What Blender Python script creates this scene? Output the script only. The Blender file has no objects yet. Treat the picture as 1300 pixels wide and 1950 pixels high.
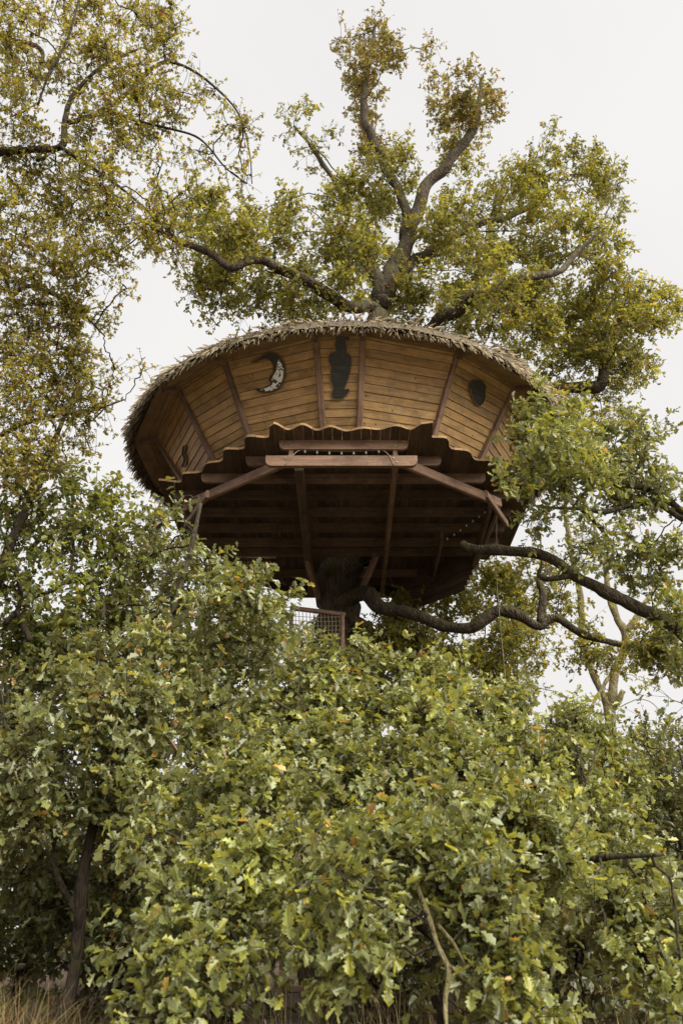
import bpy, math, random
import numpy as np
from mathutils import Vector, Matrix, noise
from mathutils.geometry import tessellate_polygon

rng = np.random.default_rng(7)
random.seed(7)
scene = bpy.context.scene
COL = scene.collection
R_ = math.radians

# ------------------------------------------------------------------ camera
F_PX, PITCH, CAMZ = 1600.0, R_(27.0), 1.6
cam_d = bpy.data.cameras.new('camera')
cam = bpy.data.objects.new('camera', cam_d)
COL.objects.link(cam)
cam.location = (0, 0, CAMZ)
cam.rotation_euler = (R_(90) + PITCH, 0, 0)
cam_d.sensor_fit = 'VERTICAL'
cam_d.sensor_height = 36.0
cam_d.lens = 36.0 * F_PX / 1950.0
cam_d.clip_start = 0.05
cam_d.clip_end = 3000
cam_d.dof.use_dof = True
cam_d.dof.focus_distance = 12.5
cam_d.dof.aperture_fstop = 2.5
scene.camera = cam

# ------------------------------------------------------------------ sky, sun, exposure
world = bpy.data.worlds.new('World')
scene.world = world
world.use_nodes = True
wn = world.node_tree.nodes
wl = world.node_tree.links
wn.clear()
w_out = wn.new('ShaderNodeOutputWorld')
w_sky = wn.new('ShaderNodeTexSky')
w_sky.sky_type = 'NISHITA'
w_sky.sun_disc = False
w_sky.sun_elevation = R_(42)
w_sky.sun_rotation = R_(135)
w_sky.air_density = 2.0
w_sky.dust_density = 8.0
w_bg1 = wn.new('ShaderNodeBackground')
w_bg1.inputs['Strength'].default_value = 0.05
w_hs = wn.new('ShaderNodeHueSaturation')
w_hs.inputs['Saturation'].default_value = 0.1
wl.new(w_sky.outputs[0], w_hs.inputs['Color'])
wl.new(w_hs.outputs[0], w_bg1.inputs['Color'])
w_bg2 = wn.new('ShaderNodeBackground')          # the closed, even cloud deck
w_bg2.inputs['Color'].default_value = (0.84, 0.825, 0.82, 1)
w_bg2.inputs['Strength'].default_value = 0.176
w_tc = wn.new('ShaderNodeTexCoord')
w_ns = wn.new('ShaderNodeTexNoise')
w_ns.inputs['Scale'].default_value = 2.2
w_ns.inputs['Detail'].default_value = 4
wl.new(w_tc.outputs['Generated'], w_ns.inputs['Vector'])
w_rp = wn.new('ShaderNodeValToRGB')
w_rp.color_ramp.elements[0].position = 0.3
w_rp.color_ramp.elements[0].color = (0.825, 0.812, 0.808, 1)
w_rp.color_ramp.elements[1].position = 0.7
w_rp.color_ramp.elements[1].color = (0.90, 0.885, 0.875, 1)
wl.new(w_ns.outputs['Fac'], w_rp.inputs['Fac'])
wl.new(w_rp.outputs['Color'], w_bg2.inputs['Color'])
w_mix = wn.new('ShaderNodeMixShader')
w_mix.inputs[0].default_value = 0.93
wl.new(w_bg1.outputs[0], w_mix.inputs[1])
wl.new(w_bg2.outputs[0], w_mix.inputs[2])
wl.new(w_mix.outputs[0], w_out.inputs['Surface'])

sun_d = bpy.data.lights.new('sun', 'SUN')
sun_d.energy = 1.5
sun_d.angle = R_(75)
sun_d.color = (1.0, 0.92, 0.76)
sun = bpy.data.objects.new('sun', sun_d)
COL.objects.link(sun)
sun.location = (10, -12, 30)
_sd = Vector((0.74, -0.70, 0.92)).normalized()      # towards the sun: behind the camera, to the right
sun.rotation_euler = _sd.to_track_quat('Z', 'Y').to_euler()

vs = scene.view_settings
vs.view_transform = 'Standard'
vs.look = 'None'
vs.exposure = 2.55
vs.gamma = 1.0
vs.use_curve_mapping = False
scene.render.engine = 'CYCLES'
cy = scene.cycles
cy.max_bounces = 8
cy.diffuse_bounces = 5
cy.glossy_bounces = 2
cy.transmission_bounces = 4
cy.transparent_max_bounces = 4
cy.use_denoising = True
cy.denoiser = 'OPENIMAGEDENOISE'
cy.denoising_input_passes = 'RGB_ALBEDO_NORMAL'

# ------------------------------------------------------------------ pixel rays -> places in the world
CAM = np.array([0, 0, CAMZ])
FW = np.array([0, math.cos(PITCH), math.sin(PITCH)])
UP = np.array([0, -math.sin(PITCH), math.cos(PITCH)])
RT = np.array([1.0, 0, 0])


def ray(x, y):
    return RT * (x - 650) / F_PX + UP * (975 - y) / F_PX + FW


def PY(x, y, Y):
    d = ray(x, y)
    return CAM + d * (Y / d[1])


def PZ(x, y, z):
    d = ray(x, y)
    return CAM + d * ((z - CAMZ) / d[2])


def depth_of(p):
    return (np.asarray(p) - CAM) @ FW


def project(p):
    d = np.asarray(p) - CAM
    dep = d @ FW
    return 650 + F_PX * (d @ RT) / dep, 975 - F_PX * (d @ UP) / dep, dep


# ------------------------------------------------------------------ materials
def new_mat(name):
    m = bpy.data.materials.new(name)
    m.use_nodes = True
    nt = m.node_tree
    nt.nodes.clear()
    out = nt.nodes.new('ShaderNodeOutputMaterial')
    return m, nt, out


def N(nt, t, **kw):
    n = nt.nodes.new(t)
    for k, v in kw.items():
        setattr(n, k, v)
    return n


def ramp(nt, stops):
    r = nt.nodes.new('ShaderNodeValToRGB')
    el = r.color_ramp.elements
    while len(el) < len(stops):
        el.new(0.5)
    for e, (p, c) in zip(el, stops):
        e.position = p
        e.color = (c[0], c[1], c[2], 1)
    return r


def leaf_material(name, trans=0.38, rough=0.42, spec=0.5):
    m, nt, out = new_mat(name)
    L = nt.links
    at = N(nt, 'ShaderNodeAttribute', attribute_name='leafcol')
    geo = N(nt, 'ShaderNodeNewGeometry')
    # the underside of an oak leaf is paler and greyer than its face
    under = N(nt, 'ShaderNodeMix', data_type='RGBA', blend_type='MIX')
    under.inputs['B'].default_value = (0.17, 0.175, 0.10, 1)
    mm = N(nt, 'ShaderNodeMath', operation='MULTIPLY')
    mm.inputs[1].default_value = 0.35
    L.new(geo.outputs['Backfacing'], mm.inputs[0])
    L.new(mm.outputs[0], under.inputs['Factor'])
    L.new(at.outputs['Color'], under.inputs['A'])
    bs = N(nt, 'ShaderNodeBsdfPrincipled')
    bs.inputs['Roughness'].default_value = rough
    bs.inputs['Specular IOR Level'].default_value = spec
    L.new(under.outputs['Result'], bs.inputs['Base Color'])
    tr = N(nt, 'ShaderNodeBsdfTranslucent')
    tc = N(nt, 'ShaderNodeMix', data_type='RGBA', blend_type='MULTIPLY')
    tc.inputs['Factor'].default_value = 1.0
    tc.inputs['B'].default_value = (2.0, 1.75, 0.75, 1)
    L.new(at.outputs['Color'], tc.inputs['A'])
    L.new(tc.outputs['Result'], tr.inputs['Color'])
    mx = N(nt, 'ShaderNodeMixShader')
    mx.inputs[0].default_value = trans
    L.new(bs.outputs[0], mx.inputs[1])
    L.new(tr.outputs[0], mx.inputs[2])
    L.new(mx.outputs[0], out.inputs['Surface'])
    return m


def bark_material(name, dark, light, moss=(0.07, 0.075, 0.02), moss_amt=0.6, scale=9.0):
    m, nt, out = new_mat(name)
    L = nt.links
    tc = N(nt, 'ShaderNodeTexCoord')
    mp = N(nt, 'ShaderNodeMapping')
    mp.inputs['Scale'].default_value = (1, 1, 0.35)
    L.new(tc.outputs['Object'], mp.inputs['Vector'])
    n1 = N(nt, 'ShaderNodeTexNoise')
    n1.inputs['Scale'].default_value = scale
    n1.inputs['Detail'].default_value = 8
    n1.inputs['Roughness'].default_value = 0.65
    L.new(mp.outputs[0], n1.inputs['Vector'])
    rp = ramp(nt, [(0.3, dark), (0.72, light)])
    L.new(n1.outputs['Fac'], rp.inputs['Fac'])
    v = N(nt, 'ShaderNodeTexVoronoi', feature='DISTANCE_TO_EDGE')
    v.inputs['Scale'].default_value = scale * 2.2
    L.new(mp.outputs[0], v.inputs['Vector'])
    # moss on the weather side and the tops of limbs
    geo = N(nt, 'ShaderNodeNewGeometry')
    sp = N(nt, 'ShaderNodeSeparateXYZ')
    L.new(geo.outputs['Normal'], sp.inputs[0])
    n2 = N(nt, 'ShaderNodeTexNoise')
    n2.inputs['Scale'].default_value = 3.5
    n2.inputs['Detail'].default_value = 5
    L.new(tc.outputs['Object'], n2.inputs['Vector'])
    ad = N(nt, 'ShaderNodeMath', operation='ADD')
    L.new(n2.outputs['Fac'], ad.inputs[0])
    ml = N(nt, 'ShaderNodeMath', operation='MULTIPLY')
    ml.inputs[1].default_value = 0.25
    L.new(sp.outputs['Z'], ml.inputs[0])
    L.new(ml.outputs[0], ad.inputs[1])
    rm = ramp(nt, [(0.52, (0, 0, 0)), (0.70, (moss_amt,) * 3)])
    L.new(ad.outputs[0], rm.inputs['Fac'])
    mx = N(nt, 'ShaderNodeMix', data_type='RGBA')
    mx.inputs['B'].default_value = (*moss, 1)
    L.new(rm.outputs['Color'], mx.inputs['Factor'])
    L.new(rp.outputs['Color'], mx.inputs['A'])
    bs = N(nt, 'ShaderNodeBsdfPrincipled')
    bs.inputs['Roughness'].default_value = 0.9
    bs.inputs['Specular IOR Level'].default_value = 0.2
    L.new(mx.outputs['Result'], bs.inputs['Base Color'])
    hm = N(nt, 'ShaderNodeMath', operation='ADD')
    L.new(n1.outputs['Fac'], hm.inputs[0])
    L.new(v.outputs['Distance'], hm.inputs[1])
    bp = N(nt, 'ShaderNodeBump')
    bp.inputs['Strength'].default_value = 1.0
    bp.inputs['Distance'].default_value = 0.06
    L.new(hm.outputs[0], bp.inputs['Height'])
    L.new(bp.outputs[0], bs.inputs['Normal'])
    L.new(bs.outputs[0], out.inputs['Surface'])
    return m


def wood_material(name, c0, c1, c2, stain=None, stain_amt=0.5, rough=0.6, knots=True, scale_u=2.0, scale_v=38.0):
    """grain along the UV's u (metres), varied from piece to piece"""
    m, nt, out = new_mat(name)
    L = nt.links
    uv = N(nt, 'ShaderNodeUVMap')
    oi = N(nt, 'ShaderNodeObjectInfo')
    mo = N(nt, 'ShaderNodeMath', operation='MULTIPLY')
    mo.inputs[1].default_value = 91.7
    L.new(oi.outputs['Random'], mo.inputs[0])
    cb = N(nt, 'ShaderNodeCombineXYZ')
    L.new(mo.outputs[0], cb.inputs['X'])
    L.new(mo.outputs[0], cb.inputs['Z'])
    va = N(nt, 'ShaderNodeVectorMath', operation='ADD')
    L.new(uv.outputs[0], va.inputs[0])
    L.new(cb.outputs[0], va.inputs[1])
    mp = N(nt, 'ShaderNodeMapping')
    mp.inputs['Scale'].default_value = (scale_u, scale_v, 1)
    L.new(va.outputs[0], mp.inputs['Vector'])
    n1 = N(nt, 'ShaderNodeTexNoise')
    n1.inputs['Scale'].default_value = 1.0
    n1.inputs['Detail'].default_value = 7
    n1.inputs['Roughness'].default_value = 0.62
    n1.inputs['Distortion'].default_value = 0.5
    L.new(mp.outputs[0], n1.inputs['Vector'])
    rp = ramp(nt, [(0.28, c0), (0.5, c1), (0.75, c2)])
    L.new(n1.outputs['Fac'], rp.inputs['Fac'])
    col = rp.outputs['Color']
    # piece to piece
    hv = N(nt, 'ShaderNodeMapRange')
    hv.inputs['To Min'].default_value = 0.72
    hv.inputs['To Max'].default_value = 1.28
    L.new(oi.outputs['Random'], hv.inputs['Value'])
    hs = N(nt, 'ShaderNodeHueSaturation')
    L.new(hv.outputs[0], hs.inputs['Value'])
    L.new(col, hs.inputs['Color'])
    col = hs.outputs['Color']
    # blotches
    n2 = N(nt, 'ShaderNodeTexNoise')
    n2.inputs['Scale'].default_value = 5.0
    n2.inputs['Detail'].default_value = 5
    n2.inputs['Roughness'].default_value = 0.7
    L.new(va.outputs[0], n2.inputs['Vector'])
    if stain:
        r2 = ramp(nt, [(0.45, (0, 0, 0)), (0.68, (stain_amt,) * 3)])
        L.new(n2.outputs['Fac'], r2.inputs['Fac'])
        mx = N(nt, 'ShaderNodeMix', data_type='RGBA')
        mx.inputs['B'].default_value = (*stain, 1)
        L.new(r2.outputs['Color'], mx.inputs['Factor'])
        L.new(col, mx.inputs['A'])
        col = mx.outputs['Result']
    n4 = N(nt, 'ShaderNodeTexNoise')
    n4.inputs['Scale'].default_value = 2.2
    n4.inputs['Detail'].default_value = 6
    n4.inputs['Roughness'].default_value = 0.75
    L.new(va.outputs[0], n4.inputs['Vector'])
    r4 = ramp(nt, [(0.46, (0, 0, 0)), (0.68, (.75, .75, .75))])
    L.new(n4.outputs['Fac'], r4.inputs['Fac'])
    mw = N(nt, 'ShaderNodeMix', data_type='RGBA')
    mw.inputs['B'].default_value = (c0[0] * .62, c0[1] * .68, c0[2] * .75, 1)
    L.new(r4.outputs['Color'], mw.inputs['Factor'])
    L.new(col, mw.inputs['A'])
    col = mw.outputs['Result']
    if knots:
        vo = N(nt, 'ShaderNodeTexVoronoi')
        vo.inputs['Scale'].default_value = 5.5
        L.new(va.outputs[0], vo.inputs['Vector'])
        r3 = ramp(nt, [(0.05, (1, 1, 1)), (0.11, (0, 0, 0))])
        L.new(vo.outputs['Distance'], r3.inputs['Fac'])
        mx = N(nt, 'ShaderNodeMix', data_type='RGBA')
        mx.inputs['B'].default_value = (c0[0] * .45, c0[1] * .4, c0[2] * .4, 1)
        L.new(r3.outputs['Color'], mx.inputs['Factor'])
        L.new(col, mx.inputs['A'])
        col = mx.outputs['Result']
    bs = N(nt, 'ShaderNodeBsdfPrincipled')
    bs.inputs['Roughness'].default_value = rough
    bs.inputs['Specular IOR Level'].default_value = 0.3
    L.new(col, bs.inputs['Base Color'])
    bp = N(nt, 'ShaderNodeBump')
    bp.inputs['Strength'].default_value = 0.35
    bp.inputs['Distance'].default_value = 0.006
    L.new(n1.outputs['Fac'], bp.inputs['Height'])
    L.new(bp.outputs[0], bs.inputs['Normal'])
    L.new(bs.outputs[0], out.inputs['Surface'])
    return m


def plain_material(name, col, rough=0.7, metallic=0.0, var=0.25, nscale=12.0, spec=0.4):
    m, nt, out = new_mat(name)
    L = nt.links
    tc = N(nt, 'ShaderNodeTexCoord')
    n1 = N(nt, 'ShaderNodeTexNoise')
    n1.inputs['Scale'].default_value = nscale
    n1.inputs['Detail'].default_value = 5
    L.new(tc.outputs['Object'], n1.inputs['Vector'])
    lo = tuple(c * (1 - var) for c in col)
    hi = tuple(min(1, c * (1 + var)) for c in col)
    rp = ramp(nt, [(0.35, lo), (0.65, hi)])
    L.new(n1.outputs['Fac'], rp.inputs['Fac'])
    bs = N(nt, 'ShaderNodeBsdfPrincipled')
    bs.inputs['Roughness'].default_value = rough
    bs.inputs['Metallic'].default_value = metallic
    bs.inputs['Specular IOR Level'].default_value = spec
    L.new(rp.outputs['Color'], bs.inputs['Base Color'])
    L.new(bs.outputs[0], out.inputs['Surface'])
    return m


def straw_material(name):
    m, nt, out = new_mat(name)
    L = nt.links
    at = N(nt, 'ShaderNodeAttribute', attribute_name='leafcol')
    bs = N(nt, 'ShaderNodeBsdfPrincipled')
    bs.inputs['Roughness'].default_value = 0.75
    bs.inputs['Specular IOR Level'].default_value = 0.25
    L.new(at.outputs['Color'], bs.inputs['Base Color'])
    L.new(bs.outputs[0], out.inputs['Surface'])
    return m


def carving_material(name):
    """dark panel with pale diagonal reflection streaks painted in"""
    m, nt, out = new_mat(name)
    L = nt.links
    uv = N(nt, 'ShaderNodeUVMap')
    mp = N(nt, 'ShaderNodeMapping')
    mp.inputs['Rotation'].default_value = (0, 0, R_(-42))
    mp.inputs['Scale'].default_value = (6, 60, 1)
    L.new(uv.outputs[0], mp.inputs['Vector'])
    n1 = N(nt, 'ShaderNodeTexNoise')
    n1.inputs['Scale'].default_value = 1.0
    n1.inputs['Detail'].default_value = 4
    n1.inputs['Distortion'].default_value = 1.2
    L.new(mp.outputs[0], n1.inputs['Vector'])
    rp = ramp(nt, [(0.5, (0.012, 0.013, 0.013)), (0.72, (0.06, 0.056, 0.048))])  # the lighter stop paints streaky reflections into the colour
    L.new(n1.outputs['Fac'], rp.inputs['Fac'])
    bs = N(nt, 'ShaderNodeBsdfPrincipled')
    bs.inputs['Roughness'].default_value = 0.5
    L.new(rp.outputs['Color'], bs.inputs['Base Color'])
    L.new(bs.outputs[0], out.inputs['Surface'])
    return m


M_LEAF = leaf_material('oak_leaf', trans=0.33, rough=0.33, spec=0.8)
M_LEAF_THIN = leaf_material('thin_leaf', trans=0.45, rough=0.5, spec=0.35)
M_BARK = bark_material('oak_bark', (0.018, 0.014, 0.010), (0.115, 0.090, 0.062), scale=11.0)
M_BARK_PALE = bark_material('lichen_bark', (0.10, 0.085, 0.045), (0.26, 0.22, 0.12), moss=(0.14, 0.13, 0.05), moss_amt=0.5)
M_BARK_DARK = bark_material('thin_bark', (0.02, 0.016, 0.012), (0.07, 0.055, 0.04), moss_amt=0.35)
M_WALL = wood_material('honey_board', (0.20, 0.118, 0.054), (0.36, 0.225, 0.108), (0.48, 0.32, 0.165),
                       stain=(0.54, 0.315, 0.08), stain_amt=0.55, rough=0.55)
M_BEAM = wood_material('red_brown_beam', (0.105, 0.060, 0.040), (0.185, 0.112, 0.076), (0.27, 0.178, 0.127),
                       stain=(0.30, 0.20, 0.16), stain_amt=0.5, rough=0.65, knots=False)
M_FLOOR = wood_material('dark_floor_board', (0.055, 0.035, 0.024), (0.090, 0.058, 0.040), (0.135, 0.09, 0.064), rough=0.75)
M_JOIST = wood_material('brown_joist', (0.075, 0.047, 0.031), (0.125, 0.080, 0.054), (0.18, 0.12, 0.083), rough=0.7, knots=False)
M_CUT = wood_material('cut_edge', (0.20, 0.12, 0.06), (0.32, 0.20, 0.10), (0.42, 0.28, 0.15), rough=0.7, knots=False)
M_SOFFIT = wood_material('soffit_board', (0.18, 0.115, 0.06), (0.27, 0.18, 0.098), (0.36, 0.25, 0.14), rough=0.7)
M_RIM = wood_material('sawn_rim', (0.10, 0.055, 0.025), (0.17, 0.10, 0.045), (0.25, 0.15, 0.07), rough=0.7, knots=False)
M_STRAW = straw_material('palm_straw')
M_CARVE = carving_material('dark_carving')
M_DARK = plain_material('dark_board', (0.02, 0.014, 0.010), 0.9)
M_MIRROR = plain_material('mirror_glass', (0.80, 0.80, 0.82), 0.06, metallic=1.0, var=0.05)
M_ROPE = plain_material('rope', (0.30, 0.25, 0.17), 0.9)
M_WIRE = plain_material('black_wire', (0.02, 0.02, 0.02), 0.5)
M_BULB = plain_material('clear_bulb', (0.2, 0.21, 0.2), 0.15, spec=0.8)
M_CUTFACE = plain_material('sawn_wood', (0.36, 0.17, 0.07), 0.85)


# ------------------------------------------------------------------ object helpers
def empty(name, loc, label, cat, group=None):
    o = bpy.data.objects.new(name, None)
    o.location = loc
    o.empty_display_size = 0.2
    COL.objects.link(o)
    o['label'] = label
    o['category'] = cat
    if group:
        o['group'] = group
    return o


ORIGIN = {}


def attach(o, parent):
    if parent is None:
        return
    o.parent = parent
    if parent.type == 'EMPTY':          # parts that are meshes keep the world's axes and origin
        o.matrix_parent_inverse = Matrix.Translation(-parent.location)


def link_mesh(name, me, parent=None, kind=None, label=None):
    o = bpy.data.objects.new(name, me)
    COL.objects.link(o)
    attach(o, parent)
    if kind:
        o['kind'] = kind
    if label:
        o['label'] = label
    return o


def tri_mesh(name, V, T, mat, col=None, smooth=False):
    """V (n,3), T (m,3) numpy -> mesh"""
    me = bpy.data.meshes.new(name)
    V = np.ascontiguousarray(V, dtype=np.float32)
    T = np.ascontiguousarray(T, dtype=np.int32)
    me.vertices.add(len(V))
    me.vertices.foreach_set('co', V.ravel())
    me.loops.add(T.size)
    me.loops.foreach_set('vertex_index', T.ravel())
    me.polygons.add(len(T))
    me.polygons.foreach_set('loop_start', np.arange(0, T.size, 3, dtype=np.int32))
    if smooth:
        me.polygons.foreach_set('use_smooth', np.ones(len(T), dtype=bool))
    if col is not None:
        at = me.attributes.new('leafcol', 'FLOAT_COLOR', 'POINT')
        c4 = np.ones((len(V), 4), dtype=np.float32)
        c4[:, :3] = col
        at.data.foreach_set('color', c4.ravel())
    me.materials.append(mat)
    me.update(calc_edges=True)
    return me


def extrude(name, outline, O, ax, ay, az, depth, mat, parent=None, edge_mat=None, label=None):
    """a closed 2D outline (metres along ax, ay) with thickness depth along az"""
    O, ax, ay, az = (np.asarray(q, float) for q in (O, ax, ay, az))
    n = len(outline)
    V, UVv = [], []
    for k in (0, 1):
        for (u, v) in outline:
            V.append(O + ax * u + ay * v + az * depth * k)
            UVv.append((u, v + 0.37 * k))
    area = sum(outline[i][0] * outline[(i + 1) % n][1] - outline[(i + 1) % n][0] * outline[i][1] for i in range(n))
    hand = float(np.cross(ax, ay) @ az) * area
    f0 = list(range(n))
    f1 = [n + i for i in range(n)]
    faces = []
    mats = []
    if hand > 0:
        faces.append(f0[::-1])
        faces.append(f1)
        for i in range(n):
            j = (i + 1) % n
            faces.append((i, j, n + j, n + i))
    else:
        faces.append(f0)
        faces.append(f1[::-1])
        for i in range(n):
            j = (i + 1) % n
            faces.append((j, i, n + i, n + j))
    me = bpy.data.meshes.new(name)
    me.from_pydata([tuple(v) for v in V], [], faces)
    uvl = me.uv_layers.new(name='UVMap')
    for lp in me.loops:
        u, v = UVv[lp.vertex_index]
        uvl.data[lp.index].uv = (u, v)
    me.materials.append(mat)
    if edge_mat:
        me.materials.append(edge_mat)
        for pi, pl in enumerate(me.polygons):
            if pi >= 2:
                pl.material_index = 1
    me.update()
    return link_mesh(name, me, parent, label=label)


def unit(v):
    v = np.asarray(v, float)
    return v / np.linalg.norm(v)


def beam(name, p0, p1, w, h, mat, parent, up=(0, 0, 1), cham=0.012, label=None):
    """bar from p0 to p1 with a chamfered w x h section; h lies along up"""
    p0, p1 = np.asarray(p0, float), np.asarray(p1, float)
    d = unit(p1 - p0)
    s = unit(np.cross(d, up))
    u = np.cross(s, d)
    c = min(cham, w * .3, h * .3)
    W, Hh = w / 2, h / 2
    prof = [(-W + c, -Hh), (W - c, -Hh), (W, -Hh + c), (W, Hh - c), (W - c, Hh), (-W + c, Hh), (-W, Hh - c), (-W, -Hh + c)]
    V, UVv = [], []
    per = 0
    Lg = np.linalg.norm(p1 - p0)
    pv = []
    for i, (a, b) in enumerate(prof):
        if i:
            per += math.hypot(a - prof[i - 1][0], b - prof[i - 1][1])
        pv.append(per)
    for k, P in enumerate((p0, p1)):
        for (a, b), v in zip(prof, pv):
            V.append(tuple(P + s * a + u * b))
            UVv.append((Lg * k, v))
    faces = [tuple(range(8)), tuple(range(15, 7, -1))]
    for i in range(8):
        j = (i + 1) % 8
        faces.append((j, i, 8 + i, 8 + j))
    me = bpy.data.meshes.new(name)
    me.from_pydata(V, [], faces)
    uvl = me.uv_layers.new(name='UVMap')
    for lp in me.loops:
        uvl.data[lp.index].uv = UVv[lp.vertex_index]
    me.materials.append(mat)
    me.update()
    return link_mesh(name, me, parent, label=label)


def joist(name, xa, xb, y, z0, h, w, mat, parent, rnd=0.09, along=None, org=None):
    """a joist on edge whose lower corners are rounded off at both ends"""
    pts = [(xa, h), (xa, rnd)]
    for k in range(1, 5):
        a = math.pi / 2 * k / 4
        pts.append((xa + rnd * (1 - math.cos(a)), rnd * (1 - math.sin(a))))
    for k in range(0, 4):
        a = math.pi / 2 * k / 4
        pts.append((xb - rnd * (1 - math.sin(a)), rnd * (1 - math.cos(a))))
    pts += [(xb, rnd), (xb, h)]
    ax = np.array([1.0, 0, 0]) if along is None else unit(along)
    O = np.array([0, y - w / 2, z0]) if org is None else np.asarray(org, float)
    az = np.array([0, 1.0, 0]) if along is None else np.cross(np.array([0, 0, 1.0]), ax)
    return extrude(name, pts, O, ax, (0, 0, 1), az, w, mat, parent)


def catmull(P, n=6):
    P = [np.asarray(p, float) for p in P]
    Q = [2 * P[0] - P[1]] + P + [2 * P[-1] - P[-2]]
    out = []
    for i in range(1, len(Q) - 2):
        for k in range(n):
            t = k / n
            a, b, c, d = Q[i - 1], Q[i], Q[i + 1], Q[i + 2]
            out.append(0.5 * ((2 * b) + (-a + c) * t + (2 * a - 5 * b + 4 * c - d) * t * t + (-a + 3 * b - 3 * c + d) * t ** 3))
    out.append(Q[-2])
    return np.array(out)


_TUBE_FACES = {}


def tube_faces(n, sides, cap):
    key = (n, sides, cap)
    if key not in _TUBE_FACES:
        F = []
        for i in range(n - 1):
            for k in range(sides):
                q = (k + 1) % sides
                A, B, C, D = i * sides + k, i * sides + q, (i + 1) * sides + q, (i + 1) * sides + k
                F.append((A, B, C))
                F.append((A, C, D))
        if cap:
            for e, base in ((0, 0), (1, (n - 1) * sides)):
                for k in range(1, sides - 1):
                    F.append((base, base + k + 1, base + k) if e == 0 else (base, base + k, base + k + 1))
        _TUBE_FACES[key] = np.array(F, dtype=np.int32)
    return _TUBE_FACES[key]


def tube_arrays(P, rad, sides, wob=0.0, cap=True):
    P = np.asarray(P, float)
    rad = np.asarray(rad, float)
    n = len(P)
    T = np.empty_like(P)
    T[1:-1] = P[2:] - P[:-2]
    T[0] = P[1] - P[0]
    T[-1] = P[-1] - P[-2]
    T /= np.maximum(np.sqrt((T * T).sum(1, keepdims=True)), 1e-9)
    ref = np.array([0.13, 0.31, 0.94]) if abs(T[0][2]) < 0.8 else np.array([0.95, 0.2, 0.1])
    ang = np.arange(sides) * 2 * math.pi / sides
    a = np.empty_like(T)
    a[:, 0] = T[:, 1] * ref[2] - T[:, 2] * ref[1]
    a[:, 1] = T[:, 2] * ref[0] - T[:, 0] * ref[2]
    a[:, 2] = T[:, 0] * ref[1] - T[:, 1] * ref[0]
    a /= np.maximum(np.sqrt((a * a).sum(1, keepdims=True)), 1e-9)
    b = np.empty_like(T)
    b[:, 0] = T[:, 1] * a[:, 2] - T[:, 2] * a[:, 1]
    b[:, 1] = T[:, 2] * a[:, 0] - T[:, 0] * a[:, 2]
    b[:, 2] = T[:, 0] * a[:, 1] - T[:, 1] * a[:, 0]
    r = np.repeat(rad[:, None], sides, axis=1)
    if wob:
        r = r * (1 + wob * rng.uniform(-1, 1, (n, sides)))
    V = P[:, None, :] + (np.cos(ang) * r)[:, :, None] * a[:, None, :] + (np.sin(ang) * r)[:, :, None] * b[:, None, :]
    return V.reshape(-1, 3), tube_faces(n, sides, cap)


class Bag:
    """collects triangle arrays for one mesh"""

    def __init__(self):
        self.v, self.f, self.c, self.n = [], [], [], 0

    def add(self, V, F, c=None):
        self.v.append(V)
        self.f.append(F + self.n)
        if c is not None:
            self.c.append(c)
        self.n += len(V)

    def mesh(self, name, mat, smooth=False):
        return tri_mesh(name, np.concatenate(self.v), np.concatenate(self.f), mat,
                        np.concatenate(self.c) if self.c else None, smooth)


def rope(name, pts, r, mat, parent=None, sides=5):
    P = catmull(pts, 5)
    V, F = tube_arrays(P, np.full(len(P), r), sides)
    return link_mesh(name, tri_mesh(name, V, F, mat, smooth=True), parent)


# ------------------------------------------------------------------ leaves
def leaf_template(half, fold=0.35, curl=0.18, bend=0.0, asym=1.0, wave=0.05):
    """half outline (t, w) from stalk to tip, mirrored about the midrib, folded and arched"""
    vs_, ts = [], []
    for sgn in (1, -1):
        pts = [Vector((t, w * sgn, 0)) for t, w in half]
        tr = tessellate_polygon([pts])
        b = len(vs_)
        for t, w in half:
            vs_.append((t, w * sgn * (asym if sgn > 0 else 1 / asym) + bend * t * t, fold * w - curl * t * t + wave * math.sin(9 * t + sgn) * (w > 0.1)))
        for q in tr:
            A, B, C = (pts[i] for i in q)
            cr = (B - A).cross(C - A).z
            q = tuple(q) if cr > 0 else (q[0], q[2], q[1])
            ts.append(tuple(b + i for i in q))
    return np.array(vs_), np.array(ts, dtype=np.int32)


def leaf_family(half):
    return [leaf_template(half), leaf_template(half, fold=.75, curl=.05, bend=.10, asym=.85, wave=.09), leaf_template(half, fold=.12, curl=.42, bend=-.12, asym=1.15, wave=.10),
            leaf_template([(t * (.94 if t > .8 else 1), w * .8) for t, w in half], fold=.5, curl=-.12, bend=.06, wave=.12)]


OAK_HI = leaf_family([(0, 0.012), (.14, .05), (.22, .17), (.30, .085), (.42, .27), (.50, .14), (.63, .33), (.72, .19), (.83, .27), (.93, .13), (1, 0)])
OAK_MID = leaf_family([(0, 0.01), (.24, .19), (.36, .09), (.60, .33), (.70, .16), (.86, .24), (1, 0)])
OAK_LOW = leaf_family([(0, 0), (.34, .27), (.48, .13), (.74, .28), (1, 0)])
HAW = leaf_family([(0, 0), (.36, .40), (.52, .16), (.76, .30), (1, 0)])
FAR = leaf_family([(0, 0), (.38, .29), (.74, .24), (1, 0)])
OVAL = leaf_family([(0, 0), (.28, .28), (.7, .28), (1, 0)])


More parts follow.
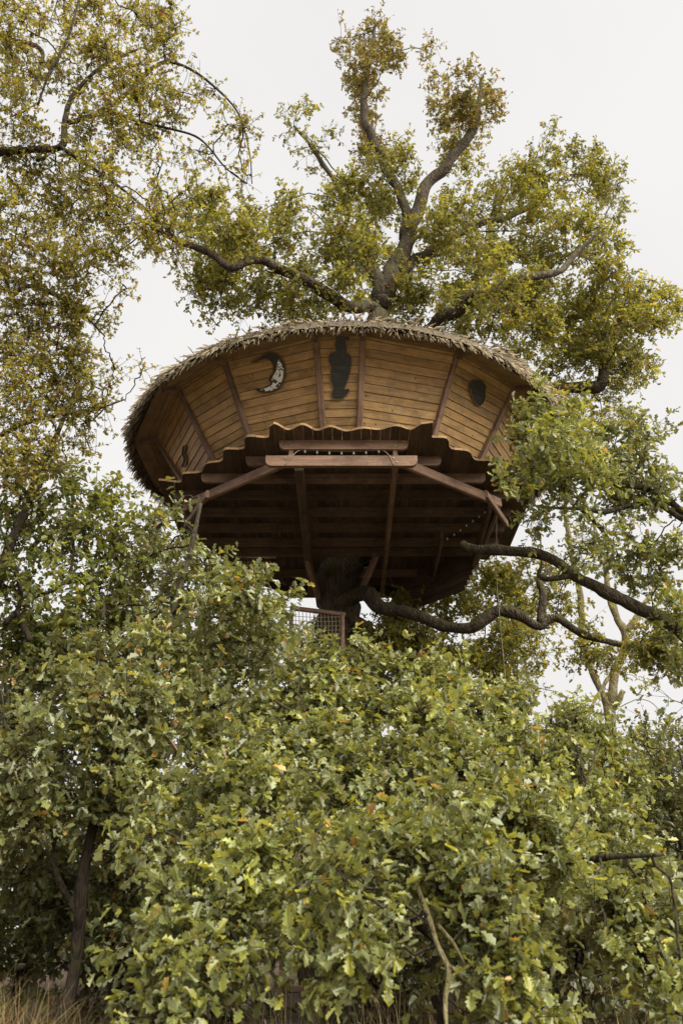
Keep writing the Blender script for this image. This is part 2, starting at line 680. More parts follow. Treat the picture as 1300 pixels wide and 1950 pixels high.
def place_leaves(tpl, O, A, Nn, S):
    """template at origins O, axis A, face normal Nn, length S -> vertex array"""
    tv, tf = tpl
    A = A / np.maximum(np.linalg.norm(A, axis=1, keepdims=True), 1e-9)
    B = np.cross(Nn, A)
    B /= np.maximum(np.linalg.norm(B, axis=1, keepdims=True), 1e-9)
    Cn = np.cross(A, B)
    V = O[:, None, :] + S[:, None, None] * (tv[None, :, 0:1] * A[:, None, :] + tv[None, :, 1:2] * B[:, None, :] + tv[None, :, 2:3] * Cn[:, None, :])
    F = tf[None] + (np.arange(len(O)) * len(tv))[:, None, None]
    return V.reshape(-1, 3), F.reshape(-1, 3).astype(np.int32), (A, B, Cn)


def pick_colors(pal, n):
    w = np.array([p[0] for p in pal], float)
    w /= w.sum()
    idx = rng.choice(len(pal), n, p=w)
    c = np.array([p[1] for p in pal], float)[idx]
    return c


PAL_OAK_NEAR = [(38, (0.186, 0.215, 0.085)), (28, (0.243, 0.266, 0.070)), (16, (0.124, 0.141, 0.059)), (12, (0.316, 0.322, 0.062)),
                (1.5, (0.407, 0.271, 0.068)), (0.6, (0.249, 0.124, 0.045)), (6, (0.260, 0.277, 0.169))]
PAL_OAK_LEFT = [(46, (0.169, 0.194, 0.081)), (26, (0.220, 0.237, 0.079)), (18, (0.119, 0.133, 0.059)), (7, (0.305, 0.282, 0.068)),
                (2, (0.339, 0.203, 0.056)), (1, (0.203, 0.102, 0.040))]
PAL_OAK_TOP = [(36, (0.170, 0.182, 0.046)), (24, (0.220, 0.222, 0.046)), (16, (0.115, 0.122, 0.040)), (9, (0.28, 0.25, 0.05)),
               (4, (0.22, 0.145, 0.042)), (2, (0.15, 0.095, 0.036))]
PAL_OAK_TIPS = [(24, (0.175, 0.170, 0.044)), (22, (0.21, 0.165, 0.044)), (14, (0.19, 0.12, 0.042)), (6, (0.13, 0.085, 0.035)), (14, (0.13, 0.128, 0.04))]
PAL_HAW = [(36, (0.215, 0.208, 0.050)), (28, (0.275, 0.255, 0.050)), (16, (0.145, 0.142, 0.042)), (6, (0.20, 0.13, 0.045)), (3, (0.12, 0.07, 0.038)), (2, (0.18, 0.035, 0.05))]
PAL_GREEN = [(40, (0.145, 0.175, 0.045)), (26, (0.18, 0.205, 0.05)), (18, (0.10, 0.12, 0.04)), (8, (0.23, 0.22, 0.05)), (3, (0.18, 0.11, 0.04))]
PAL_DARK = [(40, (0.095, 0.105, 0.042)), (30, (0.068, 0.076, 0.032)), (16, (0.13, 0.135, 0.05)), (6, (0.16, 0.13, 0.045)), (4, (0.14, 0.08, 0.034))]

LEAF_OBJ_MESHES = {}


def leaf_variants(key, tpl, mat, pal):
    if key not in LEAF_OBJ_MESHES:
        L = []
        for tp in tpl:
            for w, c in pal[:5]:
                L.append(tri_mesh('leaf', tp[0], tp[1], mat, np.tile(np.array(c), (len(tp[0]), 1))))
        LEAF_OBJ_MESHES[key] = L
    return LEAF_OBJ_MESHES[key]


TRIS = []


class Tree:
    def __init__(self, name, label, cat, base, bark, leafmat, tpl, leaf_len, pal, group=None, seed=1,
                 hi_tpl=None, n_obj=300, leaves_per_shoot=7, shoots=8, spread=0.34, shoot_len=0.16, sides=8, cam_clear=2.5, dy=0.0, dens=1.0, gap=-9.0):
        self.__dict__.update(locals())
        self.root = empty(name, tuple(base), label, cat, group)
        self.nodes = []      # (pos, radius)
        self.twigs = Bag()
        self.lo, self.la, self.ln, self.ls, self.lc = [], [], [], [], []

    def limb(self, P, rad, name='limb', n=6, wob=0.07, mat=None, sides=None):
        C = catmull(P, n)
        rr = np.interp(np.linspace(0, 1, len(C)), np.linspace(0, 1, len(rad)), rad)
        # small crookedness, swellings
        rr = rr * np.array([1 + .22 * noise.noise(Vector(p * 2.6)) + .12 * noise.noise(Vector(p * 6.0)) for p in C])
        for i in range(1, len(C) - 1):
            v = noise.noise_vector(Vector(C[i] * 1.7))
            C[i] += np.array(v) * rr[i] * 0.8
        V, Fc = tube_arrays(C, rr, sides or self.sides, wob)
        o = link_mesh(name, tri_mesh(name, V, Fc, mat or self.bark, smooth=True), self.root)
        for p, r in zip(C, rr):
            self.nodes.append((p, r))
        return o

    def connect(self, start, end, r0, r1, bend=0.15, seg=6, up=0.1, sides=4):
        start, end = np.asarray(start), np.asarray(end)
        d = np.linalg.norm(end - start)
        t = np.linspace(0, 1, seg)[:, None]
        P = start + (end - start) * t
        off = rng.normal(0, 1, 3) * bend * d
        off[2] += up * d
        P = P + np.sin(t * math.pi) * off
        P[1:-1] += rng.normal(0, min(0.025 * d, 0.03) + 0.004, (seg - 2, 3))
        rr = np.linspace(r0, r1, seg)
        V, Fc = tube_arrays(P, rr, sides, 0, cap=False)
        self.twigs.add(V, Fc)
        return P, rr

    def lobe(self, c, r, n, pal=None, sparse=False, hang=0.0, branch=True, tint=None, up=0.1):
        """one mass of foliage: a branch from the nearest limb, side branches, shoots, leaves"""
        c, r = np.asarray(c, float), np.asarray(r, float)
        pal = pal or self.pal
        npos = np.array([p for p, _ in self.nodes])
        nrad = np.array([q for _, q in self.nodes])
        dist = np.linalg.norm(npos - c, axis=1) + 0.35 * np.maximum(0, npos[:, 2] - c[2])
        k = int(np.argmin(dist))
        tips = []
        for _ in range(n):
            for _try in range(6):
                v = rng.normal(0, 1, 3)
                v /= np.linalg.norm(v)
                s = c + v * r * (rng.uniform(0.12, 1.0) ** 0.42)
                if np.linalg.norm(s - CAM) > self.cam_clear and noise.noise(Vector(s * 1.15)) > self.gap:
                    tips.append(s)
                    break
        if not tips:
            return
        rb = min(nrad[k] * 0.7, 0.007 + 0.0055 * dist[k])
        if branch:
            tip = np.mean(tips, axis=0) + rng.normal(0, 0.12, 3) * r
            Pb, rr = self.connect(npos[k], tip, rb, 0.010, bend=0.08, seg=9, up=up, sides=5)
        else:
            Pb, rr = npos[[k]], nrad[[k]]
        bn = [(p, q) for p, q in zip(Pb[len(Pb) // 3:], rr[len(Pb) // 3:])]
        lt = rng.normal(1.0, 0.10)
        for s in tips:
            bp = np.array([p for p, _ in bn])
            dd = np.linalg.norm(bp - s, axis=1)
            j = int(np.argmin(dd))
            Ps, rs = self.connect(bn[j][0], s, min(bn[j][1] * .8, .012), 0.004, bend=0.12, seg=5, up=0.05 - hang * .3, sides=3)
            if len(bn) < 40:
                bn.append((Ps[2], rs[2]))
                bn.append((Ps[3], rs[3]))
            ct = lt * rng.normal(1.0, 0.12)
            ns = self.shoots if not sparse else max(3, self.shoots // 2)
            main = unit(Ps[-1] - Ps[-3] + 1e-6)
            for q in range(ns):
                f = rng.uniform(0.35, 1.0)
                a = Ps[2] + (Ps[4] - Ps[2]) * f if rng.random() < .5 else Ps[-1]
                dirv = unit(main * .5 + rng.normal(0, .75, 3) + np.array([0, 0, .12 - hang]))
                e = a + dirv * self.spread * rng.uniform(.35, 1.15)
                V, Fc = tube_arrays(np.array([a, e]), [0.0036, 0.0018], 3, 0, cap=False)
                self.twigs.add(V, Fc)
                nl = max(2, int(rng.poisson(self.leaves_per_shoot)))
                tt = 1 - self.shoot_len / np.linalg.norm(e - a) * rng.uniform(0, 1, nl) ** 1.3
                tt = np.clip(tt, 0.05, 1)
                o = a + (e - a) * tt[:, None]
                rad = rng.normal(0, 1, (nl, 3))
                rad -= (rad @ dirv)[:, None] * dirv
                rad /= np.linalg.norm(rad, axis=1, keepdims=True)
                ax = dirv * rng.uniform(.15, .9, (nl, 1)) + rad + np.array([0, 0, -0.15 - hang * .5])
                nn = np.array([0, 0, 1.0]) + rng.normal(0, .42, 3) + rng.normal(0, .32, (nl, 3))
                nn += 0.25 * dirv
                self.lo.append(o)
                self.la.append(ax)
                self.ln.append(nn)
                self.ls.append(self.leaf_len * rng.uniform(.45, 1.28, nl))
                col = pick_colors(pal, nl) * ct * rng.normal(1, .10, (nl, 1))
                if tint is not None:
                    col = col * np.array(tint)
                self.lc.append(np.clip(col, 0.005, 0.6))

    def lobes_px(self, L, dz=1.0, jitter=0.5, **kw):
        for row in L:
            x, y, Y, rx, ry, n = row[:6]
            opt = dict(kw)
            if len(row) > 6:
                opt.update(row[6])
            c = PY(x, y, Y + self.dy + rng.normal(0, jitter))
            n = int(round(n * self.dens))
            s = depth_of(c) / F_PX
            d_ = opt.pop('dz', dz)
            self.lobe(c, (rx * s, 0.5 * (rx + ry) * s * d_, ry * s), n, **opt)

    def finish(self):
        if self.twigs.n:
            link_mesh('twigs', self.twigs.mesh('twigs', self.bark), self.root, kind='stuff')
        if not self.lo:
            return
        O, A, Nn, S, Cc = (np.concatenate(q) for q in (self.lo, self.la, self.ln, self.ls, self.lc))
        px, py, dep = project(O)
        ok = (px > 0) & (px < 1300) & (py > 0) & (py < 1950) & (dep > 0.5)
        size = np.where(ok, S / np.maximum(dep, .1), 0)
        pick = np.argsort(-size)[:self.n_obj] if self.n_obj else np.array([], int)
        keep = np.ones(len(O), bool)
        keep[pick] = False
        fam = rng.integers(0, len(self.tpl), len(O))
        bag = Bag()
        for q, tp in enumerate(self.tpl):
            sel = keep & (fam == q)
            V, Fc, _ = place_leaves(tp, O[sel], A[sel], Nn[sel], S[sel])
            bag.add(V, Fc, np.repeat(Cc[sel], len(tp[0]), axis=0))
        me = bag.mesh('crown', self.leafmat)
        link_mesh('crown', me, self.root, kind='stuff')
        if len(pick):
            tpl = self.hi_tpl or self.tpl
            var = leaf_variants((id(tpl), self.leafmat.name, id(self.pal)), tpl, self.leafmat, self.pal)
            _, _, (A_, B_, C_) = place_leaves(tpl[0], O[pick], A[pick], Nn[pick], S[pick])
            for i, k in enumerate(pick):
                me = var[5 * int(rng.integers(4)) + int(rng.choice(5, p=[.39, .32, .16, .122, .008]))]
                o = bpy.data.objects.new('leaf', me)
                s = S[k]
                mt = Matrix(((A_[i][0] * s, B_[i][0] * s, C_[i][0] * s, O[k][0]),
                             (A_[i][1] * s, B_[i][1] * s, C_[i][1] * s, O[k][1]),
                             (A_[i][2] * s, B_[i][2] * s, C_[i][2] * s, O[k][2]), (0, 0, 0, 1)))
                COL.objects.link(o)
                attach(o, self.root)
                o.matrix_basis = mt
        self.count = len(O)
        TRIS.append((self.name, len(O), sum(len(q) for q in bag.f), sum(len(q) for q in self.twigs.f)))


# ------------------------------------------------------------------ ground
def ground_z(x, y):
    t = min(max(y / 15.0, 0), 1)
    z = 0.85 * t * t * (3 - 2 * t)
    z += 0.55 * math.exp(-((x + 2.6) ** 2 / 2.2 + (y - 4.6) ** 2 / 4.0))
    z += 0.10 * noise.noise(Vector((x * .35, y * .35, 0))) + 0.03 * noise.noise(Vector((x * 1.7, y * 1.7, 3)))
    return z


def build_ground():
    xs = sorted(set([round(v, 2) for v in list(np.linspace(-14, 14, 57)) + [-900, -400, -200, -100, -50, -30, -20, 20, 30, 50, 100, 200, 400, 900]]))
    ys = sorted(set([round(v, 2) for v in list(np.linspace(-4, 30, 69)) + [-900, -300, -100, -40, -15, -8, 36, 44, 60, 90, 150, 300, 600, 1500]]))
    V = [(x, y, ground_z(x, y)) for y in ys for x in xs]
    nx = len(xs)
    Fc = [(j * nx + i, j * nx + i + 1, (j + 1) * nx + i + 1, (j + 1) * nx + i) for j in range(len(ys) - 1) for i in range(nx - 1)]
    me = bpy.data.meshes.new('ground')
    me.from_pydata(V, [], Fc)
    m, nt, out = new_mat('leaf_litter')
    L = nt.links
    tc = N(nt, 'ShaderNodeTexCoord')
    n1 = N(nt, 'ShaderNodeTexNoise')
    n1.inputs['Scale'].default_value = 6
    n1.inputs['Detail'].default_value = 9
    n1.inputs['Roughness'].default_value = 0.75
    L.new(tc.outputs['Object'], n1.inputs['Vector'])
    rp = ramp(nt, [(0.3, (0.022, 0.013, 0.008)), (0.5, (0.062, 0.034, 0.020)), (0.7, (0.11, 0.062, 0.034))])
    L.new(n1.outputs['Fac'], rp.inputs['Fac'])
    n2 = N(nt, 'ShaderNodeTexNoise')
    n2.inputs['Scale'].default_value = 0.5
    n2.inputs['Detail'].default_value = 4
    L.new(tc.outputs['Object'], n2.inputs['Vector'])
    r2 = ramp(nt, [(0.5, (0, 0, 0)), (0.65, (0.6, 0.6, 0.6))])
    L.new(n2.outputs['Fac'], r2.inputs['Fac'])
    mx = N(nt, 'ShaderNodeMix', data_type='RGBA')
    mx.inputs['B'].default_value = (0.045, 0.044, 0.018, 1)
    L.new(r2.outputs['Color'], mx.inputs['Factor'])
    L.new(rp.outputs['Color'], mx.inputs['A'])
    bs = N(nt, 'ShaderNodeBsdfPrincipled')
    bs.inputs['Roughness'].default_value = 0.95
    L.new(mx.outputs['Result'], bs.inputs['Base Color'])
    bp = N(nt, 'ShaderNodeBump')
    bp.inputs['Strength'].default_value = 1.0
    bp.inputs['Distance'].default_value = 0.05
    L.new(n1.outputs['Fac'], bp.inputs['Height'])
    L.new(bp.outputs[0], bs.inputs['Normal'])
    L.new(bs.outputs[0], out.inputs['Surface'])
    me.materials.append(m)
    me.polygons.foreach_set('use_smooth', np.ones(len(Fc), dtype=bool))
    o = link_mesh('ground', me)
    o['kind'] = 'structure'
    o['label'] = 'brown leaf-strewn ground under the trees'


build_ground()


def build_bounce_sheet():
    """pale sheet added out of view round the camera, bouncing light up at the house"""
    xs = np.linspace(-16, 16, 33)
    V, Fc = [], []
    for x in xs:
        e = 2.3 + .35 * noise.noise(Vector((x * .4, 0, 7)))
        w = 13 + .5 * noise.noise(Vector((x * .3, 5, 7)))
        for t in np.linspace(0, 1, 12):
            y = e - w * t
            V.append((x, y, ground_z(x, y) + .03))
    for i in range(len(xs) - 1):
        for j in range(11):
            Fc.append((i * 12 + j, i * 12 + j + 1, (i + 1) * 12 + j + 1, (i + 1) * 12 + j))
    me = bpy.data.meshes.new('bounce_sheet')
    me.from_pydata(V, [], Fc)
    me.materials.append(plain_material('pale_bounce', (.27, .24, .185), .95, nscale=30, var=.3))  # added unseen as a reflector for the walls and deck underside
    me.update()
    o = link_mesh('bounce_sheet', me)
    o['kind'] = 'structure'


build_bounce_sheet()

# ------------------------------------------------------------------ the tree house
HC = np.array([0.1, 13.0])          # axis of the house
house = empty('tree_house', (0, 13.0, 8.0), 'round wooden tree house with flared plank walls and palm thatched roof', 'tree house')
Z_FLOOR, R_WB = 8.10, 2.50
Z_WT, R_WT = 9.42, 3.42


def hp(deg, r, z):
    a = R_(deg)
    return np.array([HC[0] + r * math.sin(a), HC[1] - r * math.cos(a), z])


POSTS = [-157, -131, -105, -79, -52, -33.4, -8.0, 3.5, 28.5, 50.7, 76, 101, 126, 151, 177]


def build_walls():
    n = len(POSTS)
    for i in range(n):
        a0 = POSTS[i]
        a1 = POSTS[(i + 1) % n] + (360 if i == n - 1 else 0)
        b0, b1 = hp(a0, R_WB, Z_FLOOR), hp(a1, R_WB, Z_FLOOR)
        t0, t1 = hp(a0, R_WT, Z_WT), hp(a1, R_WT, Z_WT)
        nrm = unit(np.cross(b1 - b0, (t0 + t1) / 2 - (b0 + b1) / 2))
        if nrm @ np.array([(b0 + b1)[0] / 2 - HC[0], (b0 + b1)[1] / 2 - HC[1], 0]) < 0:
            nrm = -nrm
        # the backing board
        q = [b0 - nrm * .03, b1 - nrm * .03, t1 - nrm * .03, t0 - nrm * .03]
        me = bpy.data.meshes.new('wall_panel')
        inn = [p - nrm * .02 for p in q]
        me.from_pydata([tuple(p) for p in q + inn], [], [(0, 1, 2, 3), (7, 6, 5, 4), (0, 4, 5, 1), (1, 5, 6, 2), (2, 6, 7, 3), (3, 7, 4, 0)])
        me.materials.append(M_DARK)
        me.update()
        panel = link_mesh('wall_panel', me, house)
        NP = 13
        for k in range(NP):
            s0, s1 = k / NP + 0.0024, (k + 1) / NP - 0.0016
            L0, L1 = b0 + (t0 - b0) * s0, b1 + (t1 - b1) * s0
            U0, U1 = b0 + (t0 - b0) * s1, b1 + (t1 - b1) * s1
            sag = rng.normal(0, .002)
            lo, hi = 0.008 + sag, -0.004 + sag
            V = [L0 + nrm * lo, L1 + nrm * lo, U1 + nrm * hi, U0 + nrm * hi,
                 L0 - nrm * .027, L1 - nrm * .027, U1 - nrm * .027, U0 - nrm * .027]
            me = bpy.data.meshes.new('wall_plank')
            me.from_pydata([tuple(v) for v in V], [], [(0, 1, 2, 3), (7, 6, 5, 4), (0, 4, 5, 1), (1, 5, 6, 2), (2, 6, 7, 3), (3, 7, 4, 0)])
            Lw = np.linalg.norm(L1 - L0)
            Hw = np.linalg.norm(U0 - L0)
            uvl = me.uv_layers.new(name='UVMap')
            uvs = [(0, 0), (Lw, 0), (Lw, Hw), (0, Hw)] * 2
            for lp in me.loops:
                uvl.data[lp.index].uv = uvs[lp.vertex_index]
            me.materials.append(M_WALL)
            me.update()
            link_mesh('wall_plank', me, panel)
        # the post on the panel's left corner
        mid_b, mid_t = hp(a0, R_WB + .03, Z_FLOOR - .01), hp(a0, R_WT + .03, Z_WT + .06)
        outv = unit(np.array([math.sin(R_(a0)), -math.cos(R_(a0)), -0.6]))
        beam('post', mid_b, mid_t, 0.085, 0.10, M_BEAM, house, up=outv)


build_walls()

# ---- deck: boards running front to back, cut to a wavy edge
OUT = [(-1.05, -2.92), (1.05, -2.92), (2.88, -1.25), (2.92, 1.25), (1.25, 2.95), (-1.25, 2.95), (-2.92, 1.25), (-2.85, -1.25)]


def wavy_outline():
    pts = []
    m = len(OUT)
    for i in range(m):
        a, b = np.array(OUT[i]), np.array(OUT[(i + 1) % m])
        Lg = np.linalg.norm(b - a)
        k = max(3, round(Lg / (0.44 if i in (0, 4) else 0.52)))
        nrm = np.array([(b - a)[1], -(b - a)[0]]) / Lg
        st = k * 10
        for q in range(st):
            t = q / st
            amp = (0.05 if i == 0 else 0.08) * (1 + .35 * math.sin(7.3 * t + 2.1 * i))
            w = amp * math.cos(2 * math.pi * k * t + .4 * math.sin(5 * t)) + 0.03 * math.sin(9 * t + i * 2)
            near = min(t, 1 - t) * Lg
            if near < .16:
                w += 0.08 * (1 - near / .16)
            pts.append(a + (b - a) * t + nrm * w)
    return np.array(pts)


WAVY = wavy_outline()


def outline_y(x, front=True):
    """y of the outline at x (front or back)"""
    ys = []
    m = len(WAVY)
    for i in range(m):
        a, b = WAVY[i], WAVY[(i + 1) % m]
        if (a[0] - x) * (b[0] - x) <= 0 and a[0] != b[0]:
            ys.append(a[1] + (b[1] - a[1]) * (x - a[0]) / (b[0] - a[0]))
    if not ys:
        return None
    return min(ys) if front else max(ys)


def build_deck():
    bw = 0.138
    x = -2.99
    while x < 2.99:
        x0, x1 = x + 0.003, x + bw - 0.003
        fr, bk = [], []
        for k in range(6):
            xx = x0 + (x1 - x0) * k / 5
            a, b = outline_y(xx), outline_y(xx, False)
            if a is None or b - a < .15:
                continue
            fr.append((xx, a))
            bk.append((xx, b))
        if len(fr) >= 2:
            # leave the hatch open behind the left of the floor, and a hole round the trunk
            segs = [(fr, bk)]
            xm = (x0 + x1) / 2
            if -2.05 < xm < -1.35:
                segs = [(fr, [(q[0], 1.18) for q in fr]), ([(q[0], 1.62) for q in fr], bk)]
            elif abs(xm + .02) < .46:
                segs = [(fr, [(q[0], 1.2) for q in fr]), ([(q[0], 2.1) for q in fr], bk)]
            for f_, b_ in segs:
                pts = f_ + b_[::-1]
                dzz = rng.normal(0, .002)
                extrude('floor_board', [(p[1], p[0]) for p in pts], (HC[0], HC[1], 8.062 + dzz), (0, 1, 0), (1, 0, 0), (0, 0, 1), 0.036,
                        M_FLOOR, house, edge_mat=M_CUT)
        x += bw
    # joists across, each with rounded tails
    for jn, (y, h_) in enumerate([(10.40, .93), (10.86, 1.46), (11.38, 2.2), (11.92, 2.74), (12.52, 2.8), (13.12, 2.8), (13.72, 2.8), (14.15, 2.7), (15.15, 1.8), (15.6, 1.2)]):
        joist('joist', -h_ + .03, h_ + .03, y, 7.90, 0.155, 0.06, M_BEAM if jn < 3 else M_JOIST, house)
    # lower ring of beams
    joist('rim_beam', -1.08, 1.08, 10.36, 7.60, 0.165, 0.075, M_BEAM, house)
    for s in (-1, 1):
        a, b = np.array([s * .72 + .02, 10.47, 7.80]), np.array([s * 2.46 + .06, 11.86, 7.80])
        beam('rim_beam', a, b, 0.07, 0.16, M_BEAM, house)
        beam('strut', (s * .76 + .02, 10.44, 7.70), (s * .74 + .02, 10.43, 8.03), 0.07, 0.075, M_BEAM, house, up=(0, 1, 0))
        beam('side_beam', (s * 2.12 + .08, 11.30, 7.67), (s * 2.62 + .08, 12.35, 7.67), 0.06, 0.12, M_BEAM, house)
        beam('side_beam', (s * 2.50, 11.95, 7.80), (s * 2.46, 14.35, 7.80), 0.07, 0.16, M_BEAM, house)
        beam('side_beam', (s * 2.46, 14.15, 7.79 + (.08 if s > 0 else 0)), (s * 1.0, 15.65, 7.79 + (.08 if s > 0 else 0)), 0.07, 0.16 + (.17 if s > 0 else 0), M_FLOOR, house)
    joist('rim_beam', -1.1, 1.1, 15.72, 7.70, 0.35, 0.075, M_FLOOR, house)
    # bearers front to back below the joists
    for x, ya, yb, w, mt in [(.78, 10.52, 15.75, .075, M_BEAM), (-.62, 10.6, 15.6, .13, M_JOIST), (1.72, 13.0, 14.9, .05, M_JOIST), (2.38, 12.0, 14.2, .06, M_JOIST)]:
        beam('bearer', (x, ya, 7.80 - w * .3), (x + .03, yb, 7.80 - w * .3), w, .17, mt, house)
    # braces from the trunk out to the bearers
    for (a, b) in [((-.42, 14.45, 7.2), (-.62, 13.9, 7.72)), ((.32, 14.4, 7.2), (.62, 13.7, 7.72))]:
        beam('brace', a, b, .085, .12, M_BEAM, house)
    # sloping skirt boards closing the back right underside
    for k in range(5):
        z = 7.70 - k * .10
        beam('side_board', (2.44 - k * .05, 14.2, z), (1.0, 15.7, z), .02, .095, M_FLOOR, house)


build_deck()


def build_bolts():
    for x, y, z in [(-.76, 10.318, 7.66), (.78, 10.318, 7.66), (-.80, 10.318, 7.72), (.74, 10.318, 7.72), (-.86, 10.366, 8.02), (.90, 10.366, 8.02), (-.72, 10.366, 7.96), (.78, 10.366, 7.96)]:
        V, Fc = tube_arrays(np.array([(x, y + .006, z), (x, y - .008, z)]), [.012, .010], 6)
        link_mesh('bolt', tri_mesh('bolt', V, Fc, M_BOLT), house)


M_BOLT = plain_material('zinc_bolt', (.55, .55, .55), .35, metallic=.8)
build_bolts()


# ---- roof: a low cone of boards, soffit, rafters, thatch
R_EAVE, Z_EAVE = 3.68, 9.22
SLOPE = math.tan(R_(23))


def roof_z(r):
    return Z_EAVE + (R_EAVE - r) * SLOPE


def build_roof():
    n = len(POSTS)
    for i in range(n):
        a0 = POSTS[i]
        a1 = POSTS[(i + 1) % n] + (360 if i == n - 1 else 0)
        # two soffit boards in each bay, the eave board and the inner one
        for ra, rb in ((R_EAVE + .05, 3.50), (3.492, 3.05)):
            P = [hp(a0, ra, roof_z(ra)), hp(a1, ra, roof_z(ra)), hp(a1, rb, roof_z(rb)), hp(a0, rb, roof_z(rb))]
            Q = [p + np.array([0, 0, .025]) for p in P]
            me = bpy.data.meshes.new('soffit_board')
            me.from_pydata([tuple(p) for p in P + Q], [], [(3, 2, 1, 0), (4, 5, 6, 7), (0, 1, 5, 4), (1, 2, 6, 5), (2, 3, 7, 6), (3, 0, 4, 7)])
            Lw = np.linalg.norm(P[1] - P[0])
            uvl = me.uv_layers.new(name='UVMap')
            uvs = [(0, 0), (Lw, 0), (Lw, .4), (0, .4)] * 2
            for lp in me.loops:
                uvl.data[lp.index].uv = uvs[lp.vertex_index]
            me.materials.append(M_SOFFIT)
            me.update()
            link_mesh('soffit_board', me, house)
        beam('rafter', hp(a0, 3.62, roof_z(3.62) - .045), hp(a0, .9, roof_z(.9) - .045), .06, .085, M_BEAM, house)
    # roof deck under the thatch, with an opening for the trunk
    seg = 60
    rings = [3.12, 2.2, 1.4, .75]
    V, Fc = [], []
    for dz in (0.03, 0.06):
        for r in rings:
            for k in range(seg):
                V.append(hp(360 * k / seg, r, roof_z(r) + dz))
    m = len(rings)
    for b in (0, 1):
        for j in range(m - 1):
            for k in range(seg):
                q = (k + 1) % seg
                o = b * m * seg
                f = (o + j * seg + k, o + j * seg + q, o + (j + 1) * seg + q, o + (j + 1) * seg + k)
                Fc.append(f if b else f[::-1])
    for j in (0, m - 1):
        for k in range(seg):
            q = (k + 1) % seg
            Fc.append((j * seg + k, j * seg + q, m * seg + j * seg + q, m * seg + j * seg + k))
    me = bpy.data.meshes.new('roof_deck')
    me.from_pydata([tuple(v) for v in V], [], Fc)
    me.materials.append(M_DARK)
    me.update()
    link_mesh('roof_deck', me, house)


build_roof()


def straw_tpl():
    """a narrow folded palm blade, length 1 along x, drooping"""
    V, Fc = [], []
    st = [(0, .5), (.35, 1.0), (.7, .8), (1.0, 0.12)]
    for t, w in st:
        z = -0.16 * t * t
        V += [(t, -w * .5, z), (t, 0, z + .25 * w), (t, w * .5, z)]
    V = np.array(V)
    for i in range(len(st) - 1):
        for k in (0, 1):
            a, b, c, d = i * 3 + k, i * 3 + k + 1, (i + 1) * 3 + k + 1, (i + 1) * 3 + k
            Fc += [(a, d, c), (a, c, b)]
    return V, np.array(Fc, dtype=np.int32)


